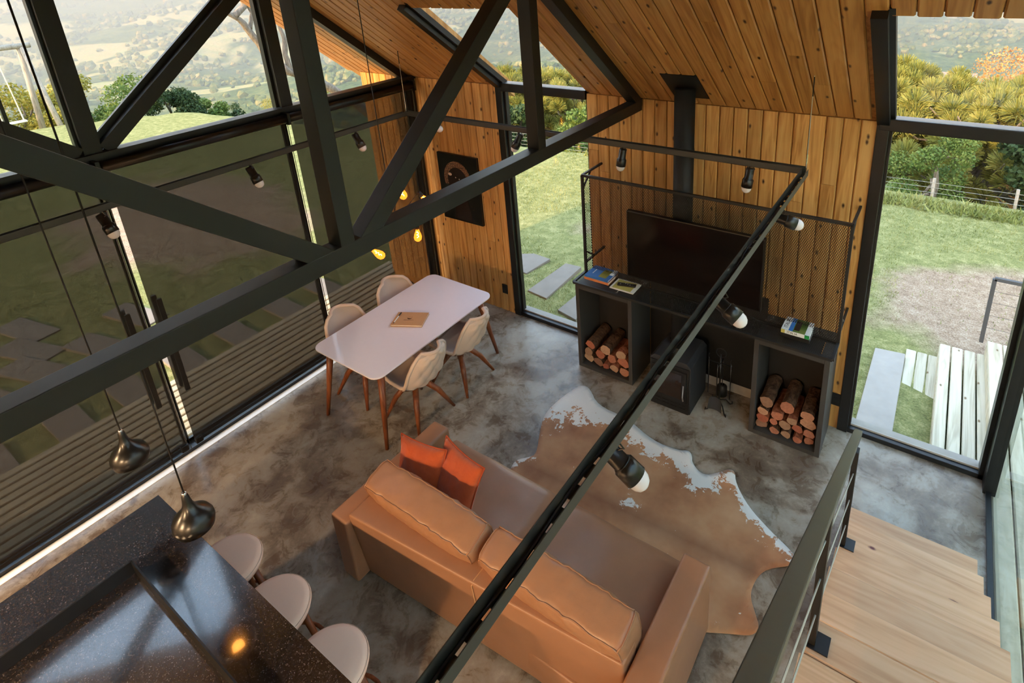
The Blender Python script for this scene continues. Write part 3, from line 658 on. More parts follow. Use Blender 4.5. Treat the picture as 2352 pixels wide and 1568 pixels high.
# ------------------------------------------------------------------ stove and flue
sx0, sx1, sy0, sy1, sz = 3.265, 3.655, -.51, -.1, .54
st = empty('wood_stove', ((sx0+sx1)/2, (sy0+sy1)/2, 0), 'black iron wood stove with sooty glass door', 'stove')
body = MB(); prf = [(sx0,.0),(sx1,.0),(sx1,sz-.04),(sx1-.04,sz),(sx0+.04,sz),(sx0,sz-.04)]
vs = [(x,y,z) for y in (sy0+.012,sy1) for x,z in prf]; n = 6
body.add(vs, [tuple(range(6)), tuple(range(6,12))[::-1]]+[(i,(i+1)%6,6+(i+1)%6,6+i) for i in range(6)]); build('body', body, M['iron'], st, bevel=.006)
build('front_plate', MB().box(sx0+.012,sx1-.012,sy0,sy0+.014,.005,sz-.05), M['matte_black'], st)
dr = build('door', MB().box(sx0+.03,sx1-.03,sy0-.016,sy0,.13,sz-.085), M['matte_black'], st, bevel=.004)
build('door_glass', MB().box(sx0+.055,sx1-.075,sy0-.019,sy0-.012,.165,sz-.11), M['stove_glass'], dr); build('handle', MB().tube([(sx1-.05,sy0-.03,.17),(sx1-.05,sy0-.045,.22),(sx1-.05,sy0-.03,.34)], .007, 8), M['chrome'], dr)
for j in range(2):
    for k in range(4): build('vent_slot', MB().box(sx0+.05+.08*k,sx0+.11+.08*k,sy0-.003,sy0+.002,.045+.035*j,.057+.035*j), M['tv'], st)
for k in range(5): build('top_slot', MB().box(sx0+.03+.07*k,sx0+.08+.07*k,sy0-.001,sy0+.013,sz-.075,sz-.066), M['tv'], st)
FX, FY = 3.45, -.25
build('flue_collar', MB().lathe([(.098,sz-.002),(.098,sz+.03),(.086,sz+.04)], (FX,FY,0), 24), M['chrome'], st, True)
fl = empty('flue_pipe', (FX,FY,sz), 'tall black stove pipe rising to the pine ceiling', 'flue')
build('pipe', MB().tube([(FX,FY,sz+.002),(FX,FY,roof(.25)-.02)], .083, 28), M['matte_black'], fl, True)
for z in (1.25,2.42): build('joint_ring', MB().tube([(FX,FY,z),(FX,FY,z+.02)], .086, 28), M['black2'], fl, True)
cp = Vector((FX,FY,roof(-FY)+.0)); pl = MB(); ex = Vector((1,0,0)); ey = Vector((0,-1,SL)).normalized(); nn = Vector((0,-SL,-1)).normalized()
cs = [cp+ex*a*.15+ey*b*.19+nn*d for d in (-.004,.006) for b in (-1,1) for a in (-1,1)]
pl.add(cs, [(0,2,3,1),(4,5,7,6),(0,1,5,4),(2,6,7,3),(0,4,6,2),(1,3,7,5)]); build('ceiling_plate', pl, M['matte_black'], fl)
# fire tools
tx, ty = 3.845, -.27
ts = empty('fire_tool_stand', (tx,ty,0), 'black wrought iron fire tool stand beside the stove', 'tool stand')
build('pole', MB().tube([(tx,ty,.05),(tx,ty,.58)], .008, 8), M['black2'], ts, True)
build('ring_handle', MB().tube([(tx+.045*math.cos(a),ty,.60+.045*math.sin(a)) for a in np.linspace(-1.57,4.71,20)], .005, 6), M['black2'], ts, True)
build('cross_bar', MB().tube([(tx-.10,ty-.02,.50),(tx-.10,ty,.49),(tx+.10,ty,.49),(tx+.10,ty-.02,.50)], .006, 6), M['black2'], ts, True); build('cross_bar', MB().tube([(tx,ty-.08,.50),(tx,ty+.08,.49)], .006, 6), M['black2'], ts, True)
for a in (45,135,225,315):
    c, s = math.cos(math.radians(a)), math.sin(math.radians(a)); build('foot', MB().tube([(tx,ty,.09),(tx+.07*c,ty+.07*s,.07),(tx+.11*c,ty+.11*s,.012),(tx+.135*c,ty+.135*s,.012),(tx+.13*c,ty+.13*s,.035)], .006, 6), M['black2'], ts, True)
sh = empty('fire_shovel', (tx,ty-.09,.1), 'grey ash shovel hanging at the front of the tool stand', 'shovel')
build('rod', MB().tube([(tx,ty-.085,.19),(tx,ty-.082,.53)], .005, 6), M['black2'], sh, True)
build('blade', MB().grid(lambda u,v: Vector((tx+(.055+.01*u)*(2*v-1)*(1 if u>.25 else (u/.25)**.4), ty-.085-.025*u-.018*abs(2*v-1)**2, .20-.14*u)), 10, 8), M['iron'], sh, True)
for nm, dx, dy, lab in (('fire_poker',-.10,-.02,'black iron poker hanging on the side of the tool stand near the stove'),('fire_tongs',.10,-.02,'black iron tongs hanging on the side of the tool stand near the cabinet')):
    e = empty(nm, (tx+dx,ty+dy,.15), lab, 'fire tool'); build('rod', MB().tube([(tx+dx,ty+dy,.15),(tx+dx,ty+dy,.52)], .005, 6), M['black2'], e, True); build('hook', MB().tube([(tx+dx,ty+dy,.52),(tx+dx,ty+dy-.02,.56),(tx+dx,ty+dy,.575)], .004, 6), M['black2'], e, True)
br = empty('fire_brush', (tx,ty+.07,.1), 'black hearth brush hanging at the back of the tool stand', 'brush'); build('rod', MB().tube([(tx,ty+.07,.2),(tx,ty+.07,.53)], .005, 6), M['black2'], br, True); build('bristles', MB().lathe([(.02,.21),(.045,.19),(.05,.10),(0,.10)], (tx,ty+.07,0), 14), M['matte_black'], br, True)
# ------------------------------------------------------------------ mesh shelf unit, TV
px0, px1, py, pz0, pz1 = 2.52, 4.765, -.36, 1.10, 2.09
ms = empty('mesh_shelf', ((px0+px1)/2, py, pz0), 'black steel frame shelf with expanded metal mesh on the pine wall', 'shelf')
bar = .022
for a, b in (((px0,py,pz0),(px0,py,pz1)),((px1,py,pz0),(px1,py,pz1)),((px0,py,pz1),(px1,py,pz1)),((px0,py,pz0),(px1,py,pz0))): build('frame_bar', MB().beam(a,b,bar,bar,(0,1,0)), M['shelfblack'], ms)
for x in (px0,px1):
    for z in (pz1, pz0+.1): build('wall_bracket', MB().beam((x,py,z),(x,-.004,z),.018,.018,(1,0,0)), M['shelfblack'], ms)
    build('wall_bracket', MB().beam((x,py,pz1-.14),(x,py+.15,pz1),.014,.014,(1,0,0)), M['shelfblack'], ms); build('wall_bracket', MB().beam((x,py,pz0+.22),(x,py+.16,pz0+.1),.014,.014,(1,0,0)), M['shelfblack'], ms)
SY = -.585
for a, b in (((px0,SY,pz0),(px1,SY,pz0)),((px0,SY,pz0),(px0,py,pz0)),((px1,SY,pz0),(px1,py,pz0))): build('shelf_bar', MB().beam(a,b,bar,bar,(0,0,1)), M['shelfblack'], ms)
def lattice(x0,x1,h0,h1,pt,pitch=.0155,slope=1.75,wd=.0034):
    mb = MB(); hh = h1-h0
    for sg in (1,-1):
        xs = np.arange(x0-hh/slope, x1+hh/slope, pitch)
        for xb in xs:
            a = [xb, h0]; b = [xb+sg*hh/slope, h1]
            lo, hi = 0., 1.; dx = b[0]-a[0]
            for lim, s in ((x0,1),(x1,-1)):
                t = (lim-a[0])/dx
                if s*dx > 0: lo = max(lo, t)
                else: hi = min(hi, t)
            if hi-lo < .01: continue
            p = (a[0]+dx*lo, h0+hh*lo); q = (a[0]+dx*hi, h0+hh*hi); L = math.hypot(q[0]-p[0], q[1]-p[1]); nx, nz = -(q[1]-p[1])/L*wd/2, (q[0]-p[0])/L*wd/2
            mb.add([pt(p[0]+nx,p[1]+nz,0),pt(p[0]-nx,p[1]-nz,0),pt(q[0]-nx,q[1]-nz,0),pt(q[0]+nx,q[1]+nz,0),pt(p[0]+nx,p[1]+nz,.0015),pt(p[0]-nx,p[1]-nz,.0015),pt(q[0]-nx,q[1]-nz,.0015),pt(q[0]+nx,q[1]+nz,.0015)], [(0,1,2,3),(4,7,6,5),(0,4,5,1),(3,2,6,7),(0,3,7,4),(1,5,6,2)])
    return mb
build('mesh_panel', lattice(px0,px1,pz0,pz1, lambda x,h,d: (x,py+d,h)), M['shelfblack'], ms)
build('shelf_mesh', lattice(px0,px1,SY,py, lambda x,h,d: (x,h,pz0+.004+d)), M['shelfblack'], ms)
tv = empty('television', (3.6,-.40,1.2), 'large black flat television fixed in front of the mesh shelf', 'television')
build('casing', MB().box(3.0,4.19,-.42,-.375,1.215,1.865), M['tv'], tv, bevel=.006); build('screen', MB().box(3.012,4.178,-.4225,-.418,1.232,1.853), M['screen_glass'], tv); build('wall_mount', MB().box(3.45,3.75,-.378,-.348,1.4,1.7), M['tv'], tv)
# ------------------------------------------------------------------ books and remote on the shelf
ZS = pz0+.012
def book(name, x0,x1,y0,y1,z0,th,cov,lab,cat='book',rot=0):
    b = empty(name, ((x0+x1)/2,(y0+y1)/2,z0), lab, cat, 'books on the mesh shelf')
    def bx(a0,a1,b0,b1,c0,c1):
        m = MB().box(a0,a1,b0,b1,c0,c1); cx, cy = (x0+x1)/2, (y0+y1)/2; c_, s_ = math.cos(rot), math.sin(rot)
        m.v = [(cx+(x-cx)*c_-(y-cy)*s_, cy+(x-cx)*s_+(y-cy)*c_, z) for x,y,z in m.v]; return m
    t = min(.003, th*.2)
    build('back_cover', bx(x0,x1,y0,y1,z0,z0+t), cov, b); build('pages', bx(x0+.004,x1-.004,y0+.002,y1-.004,z0+t,z0+th-t), M['book_paper'], b); build('front_cover', bx(x0,x1,y0,y1,z0+th-t,z0+th), cov, b); build('spine', bx(x0,x1,y0-.001,y0+.002,z0,z0+th), cov, b)
    return b, bx
book('book', 2.585,2.845,-.50,-.305,ZS,.026,M['orange_cover'],'orange spined book at the bottom of the stack by the narrow window')
b, bx = book('book', 2.590,2.84,-.50,-.30,ZS+.0262,.018,M['blue'],'blue covered travel book on top of the stack by the narrow window')
build('cover_picture', bx(2.72,2.80,-.47,-.33,ZS+.0443,ZS+.0446), M['leaf_y'], b); build('cover_corner', bx(2.80,2.838,-.40,-.302,ZS+.0443,ZS+.0446), M['white_paint'], b)
def text(name, s, size, loc, rot, mat, parent, ext=.0004):
    c = bpy.data.curves.new(name, 'FONT'); c.body = s; c.size = size; c.extrude = ext; c.align_x = 'CENTER'; c.align_y = 'CENTER'
    tmp = bpy.data.objects.new(name, c); COL.objects.link(tmp); dg = bpy.context.evaluated_depsgraph_get(); dg.update()
    me = bpy.data.meshes.new_from_object(tmp.evaluated_get(dg)); bpy.data.objects.remove(tmp); bpy.data.curves.remove(c)
    o = bpy.data.objects.new(name, me); COL.objects.link(o); o.parent = parent; o.location = Vector(loc)-worg(parent); o.rotation_euler = rot; me.materials.clear(); me.materials.append(mat); return o
build('magazine_mark', MB().box(2.64,2.648,-.44,-.36,ZS+.0443,ZS+.0446), M['white_paint'], b)
mg, bx = book('magazine', 2.872,3.11,-.525,-.35,ZS,.008,M['book_paper'],'pale magazine lying under the remote control','magazine')
build('cover_picture', bx(2.89,3.075,-.515,-.365,ZS+.0081,ZS+.0085), M['ylw'], mg)
rc = empty('remote_control', (2.99,-.43,ZS+.009), 'black television remote lying on the magazine', 'remote')
def rbm(x0,x1,y0,y1,z0,z1):
    R = Matrix.Rotation(math.radians(14),3,'Z'); m = MB().box(x0,x1,y0,y1,z0,z1); m.v = [tuple(R@Vector((v[0],v[1],0))+Vector((3.0,-.435,v[2]))) for v in m.v]; return m
build('case', rbm(-.085,.085,-.02,.02,ZS+.009,ZS+.026), M['matte_black'], rc, bevel=.006)
for i in range(6):
    for j in range(3): build('button', rbm(-.06+.022*i,-.05+.022*i,-.012+.009*j,-.006+.009*j,ZS+.026,ZS+.028), M['cable'] if (i+j)%4==0 else M['iron'], rc)
book('book', 4.365,4.585,-.49,-.31,ZS,.03,M['matte_black'],'thick black book underneath the white travel guide')
b, bx = book('book', 4.372,4.58,-.485,-.30,ZS+.0302,.032,M['white_paint'],'white travel guide with green spine end near the stairs')
zt = ZS+.0624
build('cover_picture', bx(4.425,4.545,-.483,-.302,zt,zt+.0004), M['leaf'], b); build('cover_sky', bx(4.425,4.455,-.483,-.302,zt+.0004,zt+.0007), M['blue'], b); build('cover_village', bx(4.46,4.50,-.46,-.33,zt+.0004,zt+.0007), M['brown_cover'], b)
build('spine_patch', bx(4.545,4.58,-.4865,-.485,ZS+.031,ZS+.0622), M['green'], b); build('spine_patch', bx(4.372,4.40,-.4865,-.485,ZS+.031,ZS+.0622), M['ylw'], b)
text('title', 'ITALIA', .042, (4.40,-.392,zt+.0006), (0,0,math.pi/2), M['ink'], b); text('spine_title', 'ITALIA', .026, (4.455,-.4868,ZS+.046), (math.pi/2,0,0), M['ink'], b)
book('book', 2.55,2.86,-.395,-.16,.9555,.03,M['brown_cover'],'dark brown book lying on top of the cabinet under the shelf')
pf = empty('picture_frame', (4.5,-.3,.9555), 'thin silver edged frame lying on the cabinet nearer the stairs', 'frame')
build('panel', MB().box(4.36,4.66,-.40,-.17,.9555,.964), M['matte_black'], pf); build('edge', MB().box(4.36,4.66,-.404,-.398,.9555,.968), M['chrome'], pf); build('edge', MB().box(4.658,4.664,-.404,-.17,.9555,.968), M['chrome'], pf)
# ------------------------------------------------------------------ picture, sockets
ar = empty('canvas_print', (.615,-.02,1.08), 'dark portrait print of a face with golden headdress on the pine wall', 'picture')
ax0, ax1, az0, az1 = .31, .925, 1.075, 1.905
build('canvas', MB().box(ax0,ax1,-.035,-.002,az0,az1), M['tv'], ar, bevel=.004)
def disc(cx, cz, rx, rz, y, n=28, a0=0, a1=2*math.pi, inner=0):
    mb = MB(); an = np.linspace(a0, a1, n)
    if inner: 
        o_ = [(cx+rx*math.cos(a), y, cz+rz*math.sin(a)) for a in an]; i_ = [(cx+rx*inner*math.cos(a), y, cz+rz*inner*math.sin(a)-.012) for a in an]
        mb.add(o_+i_, [(k,k+1,n+k+1,n+k) for k in range(n-1)])
    else: mb.add([(cx+rx*math.cos(a), y, cz+rz*math.sin(a)) for a in an[:-1]], [tuple(range(n-1))])
    return mb
gold = NT('gold_thread'); _v = gold.coords((60,60,60), rnd=False); gold.color(gold.ramp(gold.noise(_v, 1, 4, .7), [(.35, srgb(30,18,12)), (.52, srgb(112,78,52)), (.7, srgb(176,140,104))])); gold.set(Roughness=.6)
skin = plain('print_dark_tone', srgb(30,19,16), .6, 0, .3, .5, 14); lip = plain('print_lip_tone', srgb(150,86,62), .5); hl = plain('print_highlight', srgb(206,180,162), .5); sk2 = plain('print_mid_tone', srgb(52,32,27), .6, 0, .3, .4, 10)
yy = -.0352
build('print_neck', MB().add([(.50,yy-.0002,1.09),(.78,yy-.0002,1.09),(.72,yy-.0002,1.42),(.54,yy-.0002,1.42)], [(0,1,2,3)]), skin, ar)
build('print_face', disc(.60,1.56,.155,.20,yy-.0004), skin, ar); build('print_cheek', disc(.52,1.49,.04,.06,yy-.0006), sk2, ar)
build('print_headdress', disc(.60,1.60,.21,.225,yy-.0008,30,-.25,math.pi+.35,.72), gold.mat, ar)
build('print_lips', disc(.63,1.475,.058,.022,yy-.0010), lip, ar); build('print_lips', disc(.63,1.448,.05,.022,yy-.0010), lip, ar); build('print_lip_light', disc(.62,1.446,.03,.007,yy-.0012), hl, ar)
for cx, cz, rx, rz in ((.49,1.655,.028,.018),(.73,1.62,.03,.012),(.575,1.625,.008,.007),(.63,1.612,.008,.007)): build('print_light', disc(cx,cz,rx,rz,yy-.0012), hl, ar)
build('print_earring', disc(.80,1.31,.025,.05,yy-.0012,16,math.pi,2*math.pi,.85), gold.mat, ar)
for x, lab in ((1.075*S,'black wall socket low on the boards near the dining table'),(4.50*S,'black wall socket low on the boards next to the stairs window')):
    so = empty('wall_socket', (x,-.001,.30), lab, 'socket', 'black wall sockets'); build('plate', MB().box(x-.038,x+.038,-.011,-.001,.24,.36), M['matte_black'], so, bevel=.003); build('outlet', MB().box(x-.02,x+.02,-.014,-.011,.28,.32), M['tv'], so, bevel=.004)
# ------------------------------------------------------------------ hanging track with spotlights
ZT = 2.49; tx0, tx1, ty1, ty0 = .43, 4.445, -.49, -4.75
tk = empty('lighting_track', ((tx0+tx1)/2, (ty0+ty1)/2, ZT), 'black perforated channel hung as a rectangle on thin wires', 'light track')
def channel(p, q, side):
    p, q, side = Vector(p), Vector(q), Vector(side); w, h, t = .046, .046, .003; d = (q-p); L = d.length; d.normalize(); Z_ = Vector((0,0,1))
    mb = MB()
    for s, ww in ((-1,.011),(1,.011)): mb.beam(p-Z_*(h/2-t/2)+side*s*(w/2-ww/2), q-Z_*(h/2-t/2)+side*s*(w/2-ww/2), ww, t, side)
    kk = 0.
    while kk < L-.06:
        mb.beam(p-Z_*(h/2-t/2)+d*kk, p-Z_*(h/2-t/2)+d*(kk+.056), w-.022, t, side); kk += .088
    for s in (-1,1):
        mb.beam(p+side*s*(w/2-t/2), q+side*s*(w/2-t/2), t, h, side)
    return mb
for a, b, sd in (((tx0,ty1,ZT),(tx1,ty1,ZT),(0,1,0)),((tx0,ty1-.03,ZT),(tx0,ty0,ZT),(1,0,0)),((tx1,ty1-.03,ZT),(tx1,ty0,ZT),(1,0,0)),((tx0,ty0,ZT),(tx1,ty0,ZT),(0,1,0))):
    c = build('channel', channel(a,b,sd), M['track'], tk)
    if a[0] == tx1 and b[0] == tx1:
        build('wire', MB().tube([(tx1-.006+.006*math.sin(i*1.1), ty1-.2-i*.1, ZT-.008+.006*math.sin(i*.7)) for i in range(40)], .005, 6), M['matte_black'], c)
for x, y in ((tx0,ty1),(tx1,ty1),(tx0,ty0),(tx1,ty0)):
    zt_ = roof(-y) if y > RY else H+SL*(WD+y)
    build('hanging_wire', MB().tube([(x,y,ZT+.02),(x,y,zt_)], .0022, 5), M['cable'], tk); build('wire_clamp', MB().tube([(x,y,ZT+.05),(x,y,ZT+.12)], .005, 6), M['chrome'], tk); build('ceiling_hook', MB().tube([(x,y,zt_-.14),(x,y,zt_-.01)], .004, 6), M['matte_black'], tk)
def spot(x, y, aim, lab):
    s = empty('track_spotlight', (x,y,ZT-.022), lab, 'spotlight', 'spotlights on the track')
    zb = ZT-.085; d = Vector(aim).normalized(); P0 = Vector((x,y,zb)); R = d.to_track_quat('Z','Y').to_matrix()
    build('bracket', MB().beam((x,y,ZT-.022),(x,y,zb-.01),.022,.004,(0,1,0)), M['lamp_black'], s)
    build('cable', MB().tube([(x+.02,y,ZT-.02),(x+.035,y+.01,ZT-.05),P0-d*.02+Vector((.01,0,0)),P0-d*.035], .0035, 6), M['lamp_black'], s)
    c = P0-d*.045
    build('holder', MB().lathe([(0,0),(.028,0),(.031,.012),(.031,.085),(.040,.092),(.041,.15),(.037,.15),(.034,.145)], c, 22, 0, R), M['lamp_black'], s, True)
    build('holder_ring', MB().lathe([(.0315,.082),(.0345,.084),(.0345,.09),(.0315,.091)], c, 22, 0, R), M['black2'], s, True)
    build('bulb', MB().lathe([(.036,.146),(.037,.156),(.034,.172),(.026,.186),(.014,.194),(.0,.197)], c, 20, 0, R), M['frost'], s, True)
for i, y in enumerate((-1.15,-2.20,-3.25)): spot(tx0+.01, y, (.45,.15,-1), ['spotlight over the glass wall side, nearest the pine wall','spotlight over the glass wall side, second from the pine wall','spotlight over the glass wall side, nearest the counter'][i])
spot(.80, ty1, (.9,-.1,-.25), 'spotlight above the portrait, pointing sideways')
for x, lab in ((1.93,'spotlight in front of the narrow window'),(3.01,'spotlight in front of the stove pipe boards'),(4.06,'spotlight at the right end above the television')): spot(x, ty1, (-.45,-.2,-1) if x<2.5 else (-.12,-.1,-1), lab)
for y, lab, aim in ((-1.15,'spotlight in front of the mesh shelf end, on the near track',(.95,.3,-.35)),(-2.2,'spotlight over the stove, on the near track',(.9,-.05,-.55)),(-3.22,'largest spotlight, over the cowhide on the near track',(.75,.15,-.7))): spot(tx1-.005, y, aim, lab)
# ------------------------------------------------------------------ chandelier with filament bulbs over the table
hx, hy, hz = 1.12, -1.40, 1.74
chn = empty('filament_chandelier', (hx,hy,hz), 'black pendant with glowing amber filament bulbs over the dining table', 'chandelier')
build('stem', MB().tube([(hx,hy,hz),(hx,hy,roof(-hy))], .004, 6), M['matte_black'], chn); build('hub', MB().lathe([(0,.06),(.03,.055),(.03,-.03),(0,-.035)], (hx,hy,hz), 14), M['matte_black'], chn, True)
def fil_bulb(p, d, lit=True):
    d = Vector(d).normalized(); R = d.to_track_quat('Z','Y').to_matrix(); p = Vector(p)
    build('arm', MB().tube([(hx,hy,hz), p-d*.04], .004, 6), M['matte_black'], chn, True)
    build('socket', MB().lathe([(0,-.045),(.02,-.045),(.022,.012),(0,.014)], p, 14, 0, R), M['matte_black'], chn, True)
    b = build('bulb', MB().lathe([(.015,.012),(.019,.035),(.032,.07),(.038,.10),(.033,.127),(.017,.142),(0,.146)], p, 18, 0, R), M['amber_glass'], chn, True)
    build('filament', MB().tube([p+R@Vector((0.010*math.cos(k*1.9),.010*math.sin(k*1.9),.04+.009*k)) for k in range(9)], .0028, 6), M['filament'], b, True)
def amber():
    k = NT('amber_bulb_glass'); k.t.nodes.remove(k.b); tr = k.n('BsdfTransparent'); tr.inputs[0].default_value = (1,.62,.22,1); em = k.n('Emission'); em.inputs[0].default_value = (1,.24,.02,1); em.inputs[1].default_value = 1.3
    mx = k.n('MixShader'); mx.inputs[0].default_value = .5; k.l(tr.outputs[0], mx.inputs[1]); k.l(em.outputs[0], mx.inputs[2]); k.l(mx.outputs[0], k.out.inputs[0]); return k.mat
M['amber_glass'] = amber()
fil_bulb((1.10,-1.125,1.575),(-.05,-.05,-1)); fil_bulb((1.10,-1.67,1.60),(.45,.55,-.75)); fil_bulb((1.14,-1.06,1.90),(0,.4,-.6)); fil_bulb((1.12,-1.28,2.07),(.1,.2,-.9))
# ------------------------------------------------------------------ kitchen counter, stools, pendants
CX0, CX1, CY0, CY1, CZ = 1.472, 3.372, -5.3, -3.715, .954
kc = empty('kitchen_counter', ((CX0+CX1)/2, (CY0+CY1)/2, 0), 'dark polished granite breakfast counter in the foreground', 'counter')
build('worktop', MB().box(CX0,CX1,CY0,CY1,CZ-.03,CZ), M['granite'], kc, bevel=.002); build('cabinet_base', MB().box(CX0+.03,CX1-.03,CY0+.03,CY1-.32,.08,CZ-.03), M['cab'], kc); build('plinth', MB().box(CX0+.06,CX1-.06,CY0+.06,CY1-.36,0,.08), M['matte_black'], kc)
cf = empty('counter_frame', (2.4,-4.5,CZ), 'low black metal plate frame standing on the granite counter', 'frame')
fx0, fx1, fy0, fy1 = 1.905, 3.3, -5.0, -4.005
for a in ((fx0,fx0+.008,fy0,fy1),(fx1-.008,fx1,fy0,fy1),(fx0,fx1,fy1-.008,fy1),(fx0,fx1,fy0,fy0+.008)): build('plate', MB().box(a[0],a[1],a[2],a[3],CZ+.0005,CZ+.085), M['black2'], cf)
def make_stool(label):
    s = empty('bar_stool', (0,0,0), label, 'stool', 'stools at the counter'); 
    build('seat', MB().lathe([(0,.70),(.10,.703),(.16,.702),(.186,.694),(.197,.672),(.19,.650),(.16,.638),(0,.636)], (0,0,0), 40), M['stoolf'], s, True)
    build('seat_seam', MB().tube([(.1925*math.cos(a),.1925*math.sin(a),.686) for a in np.linspace(0,2*math.pi,40)], .0018, 5), M['fabric'], s, True)
    build('under_ring', MB().lathe([(.15,.636),(.15,.605),(.12,.605),(.12,.636)], (0,0,0), 24), M['walnut'], s)
    for a in (45,135,225,315):
        c, q = math.cos(math.radians(a)), math.sin(math.radians(a)); build('leg', MB().tube([(.13*c,.13*q,.62),(.23*c,.23*q,0)], [.02,.013], 8), M['walnut'], s, True)
    build('footrest', MB().tube([(.212*math.cos(a),.212*math.sin(a),.24) for a in np.linspace(0,2*math.pi,28)], .011, 8), M['walnut'], s, True)
    return s
s0 = make_stool('pale round bar stool farthest along the counter, under the hanging lamp'); s0.location = (2.03,-3.655,0)
copy_thing(s0, (2.515,-3.655,0), .1, 'pale round bar stool in the middle of the three'); copy_thing(s0, (3.015,-3.66,0), -.1, 'pale round bar stool nearest the sofa back, at the bottom edge')
def pendant(x, y, zt_, lab, lit=True):
    p = empty('pendant_lamp', (x,y,zt_-.19), lab, 'pendant lamp', 'gourd shaped pendant lamps')
    pr = [(.0105,0),(.015,-.006),(.018,-.03),(.023,-.055),(.034,-.078),(.056,-.098),(.080,-.118),(.092,-.142),(.094,-.162),(.086,-.19),(.082,-.19),(.089,-.162),(.087,-.142),(.075,-.12),(.052,-.102),(.03,-.086),(.0,-.082)]
    pr = [(r, z*1.13) for r, z in pr]
    build('shade', MB().lathe(pr, (x,y,zt_), 40), M['lamp_black'], p, True); build('cap', MB().lathe([(0,.012),(.009,.012),(.0115,.004),(.0115,-.004)], (x,y,zt_), 14), M['chrome'], p, True)
    top = H+SL*(WD+y); build('cord', MB().tube([(x,y,zt_+.01),(x+.006,y,zt_+.5),(x,y,zt_+1.2),(x,y,top)], .0042, 6), M['matte_black'], p, True)
    build('bulb', MB().lathe([(.012,-.085),(.022,-.11),(.03,-.135),(.028,-.16),(.014,-.175),(0,-.178)], (x,y,zt_), 18), M['pend_bulb'] if lit else M['frost'], p, True)
pendant(2.362,-3.812,1.585,'black gourd pendant lamp nearer the stools'); pendant(1.605,-3.80,1.59,'black gourd pendant lamp nearer the glass wall', False)
# ------------------------------------------------------------------ stairs and railing
stairs = empty('staircase', (5.4,-2.2,0), 'pale pine open staircase descending to the side window', 'stairs')
NS = 12; SXL, SXR = 5.03, 5.785
for k in range(NS):
    yf = -.90-.288*k; zt_ = .16+.193*k
    if yf-.33 < CAM.y-1.0: break
    for q in (0,1): plank('tread', stairs, M['tread'], (SXL, yf-.0775-.157*q, zt_-.045), (1,0,0), (0,-1,0), .157, .045, SXR-SXL, .003, .006)
for xs in (SXL+.08, SXR-.08):
    build('stringer', MB().beam((xs,-1.05,.03),(xs,-.90-.288*11-.2,.16+.193*11-.17),.04,.12,(1,0,0)), M['black'], stairs)
rl = empty('stair_railing', (5.03,-2.2,.5), 'dark steel stair handrail with thin cables', 'railing')
rz = lambda y: .92+(-.99-y)*.669
rx = lambda y: 5.017+(-.99-y)*.0165
build('handrail', MB().beam((rx(-.99),-.99,rz(-.99)-.018),(rx(-4.7),-4.7,rz(-4.7)-.018),.05,.03,(1,0,0)), plain('bronze_grey_steel', srgb(84,79,69), .42, .3), rl, bevel=.003)
for k, y in ((2,-1.55),(6,-2.72)):
    z0 = .16+.193*k
    build('post', MB().beam((5.05,y,z0),(5.05,y,rz(y)-.03),.03,.05,(1,0,0)), M['black'], rl, bevel=.003); build('base_plate', MB().box(5.035,5.115,y-.04,y+.04,z0+.0005,z0+.006), M['black2'], rl)
for h in (.22,.42,.62):
    build('cable', MB().tube([(5.052,-1.42,rz(-1.42)-h+.02),(5.052,-3.9,rz(-3.9)-h+.02)], .0035, 6), M['cable'], rl)
    for y in (-1.46,): build('cable_fitting', MB().tube([(5.052,y-.03,rz(y)-h+.04),(5.052,y+.05,rz(y)-h-.01)], .008, 8), M['chrome'], rl)
# mezzanine / kitchen ceiling behind the camera with its downlights
props(build('mezzanine_floor', MB().box(.2,5.0,-WD+.01,-5.45,2.25,2.4), M['cap']), 'mezzanine slab behind the kitchen', kind='structure')
for i, (x, y) in enumerate(((1.0,-5.8),(2.5,-5.8),(4.0,-5.8))):
    d = empty('downlight', (x,y,2.245), ['warm ceiling downlight at the glass wall end of the kitchen','warm ceiling downlight in the middle of the kitchen','warm ceiling downlight at the stair end of the kitchen'][i], 'downlight', 'kitchen downlights')
    build('ring', MB().lathe([(.07,2.25),(.07,2.238),(.055,2.238),(.055,2.25)], (x,y,0), 24), M['white_paint'], d); build('lens', MB().lathe([(.055,2.244),(0,2.244)], (x,y,0), 24), M['down_lens'], d)
    l = bpy.data.lights.new('downlight_light','AREA'); l.shape = 'DISK'; l.size = .11; l.energy = 27; l.color = (1,.66,.36); lo = bpy.data.objects.new('downlight_light', l); COL.objects.link(lo); lo.location = (x,y,2.23)
# ------------------------------------------------------------------ outdoors: ground
def sst(a, b, x): t = max(0., min(1., (x-a)/(b-a))); return t*t*(3-2*t)
def lawn_d(x, y):
    """distance outside the lawn (house platform)"""
    yb = 7.3+.03*(x-5)+.35*math.sin(x*.35)
    if x < 0: yb = 7.2+.10*x
    dx = max(0, -(x+20.5-.6*max(0,y-2.5)), x-40); dy = max(0, y-yb, -45-y)
    return math.hypot(dx, dy)
def gz_(x, y):
    base = -.30-.018*max(0,-x-1)-.05*max(0,y-1)
    d = lawn_d(x, y)
    if d <= 0: return base+.03*noise.noise(Vector((x*.5,y*.5,0)))
    f = -.62*min(d,9)-.32*max(0,min(d-9,40))-.16*max(0,min(d-49,130))-.035*max(0,min(d-179,700))+.10*max(0,d-879)
    amp = min(16, d*.035)
    return base+f+amp*noise.noise(Vector((x*.006+3,y*.006,1)))*1.3+min(1.2,d*.02)*noise.noise(Vector((x*.06,y*.06,4)))
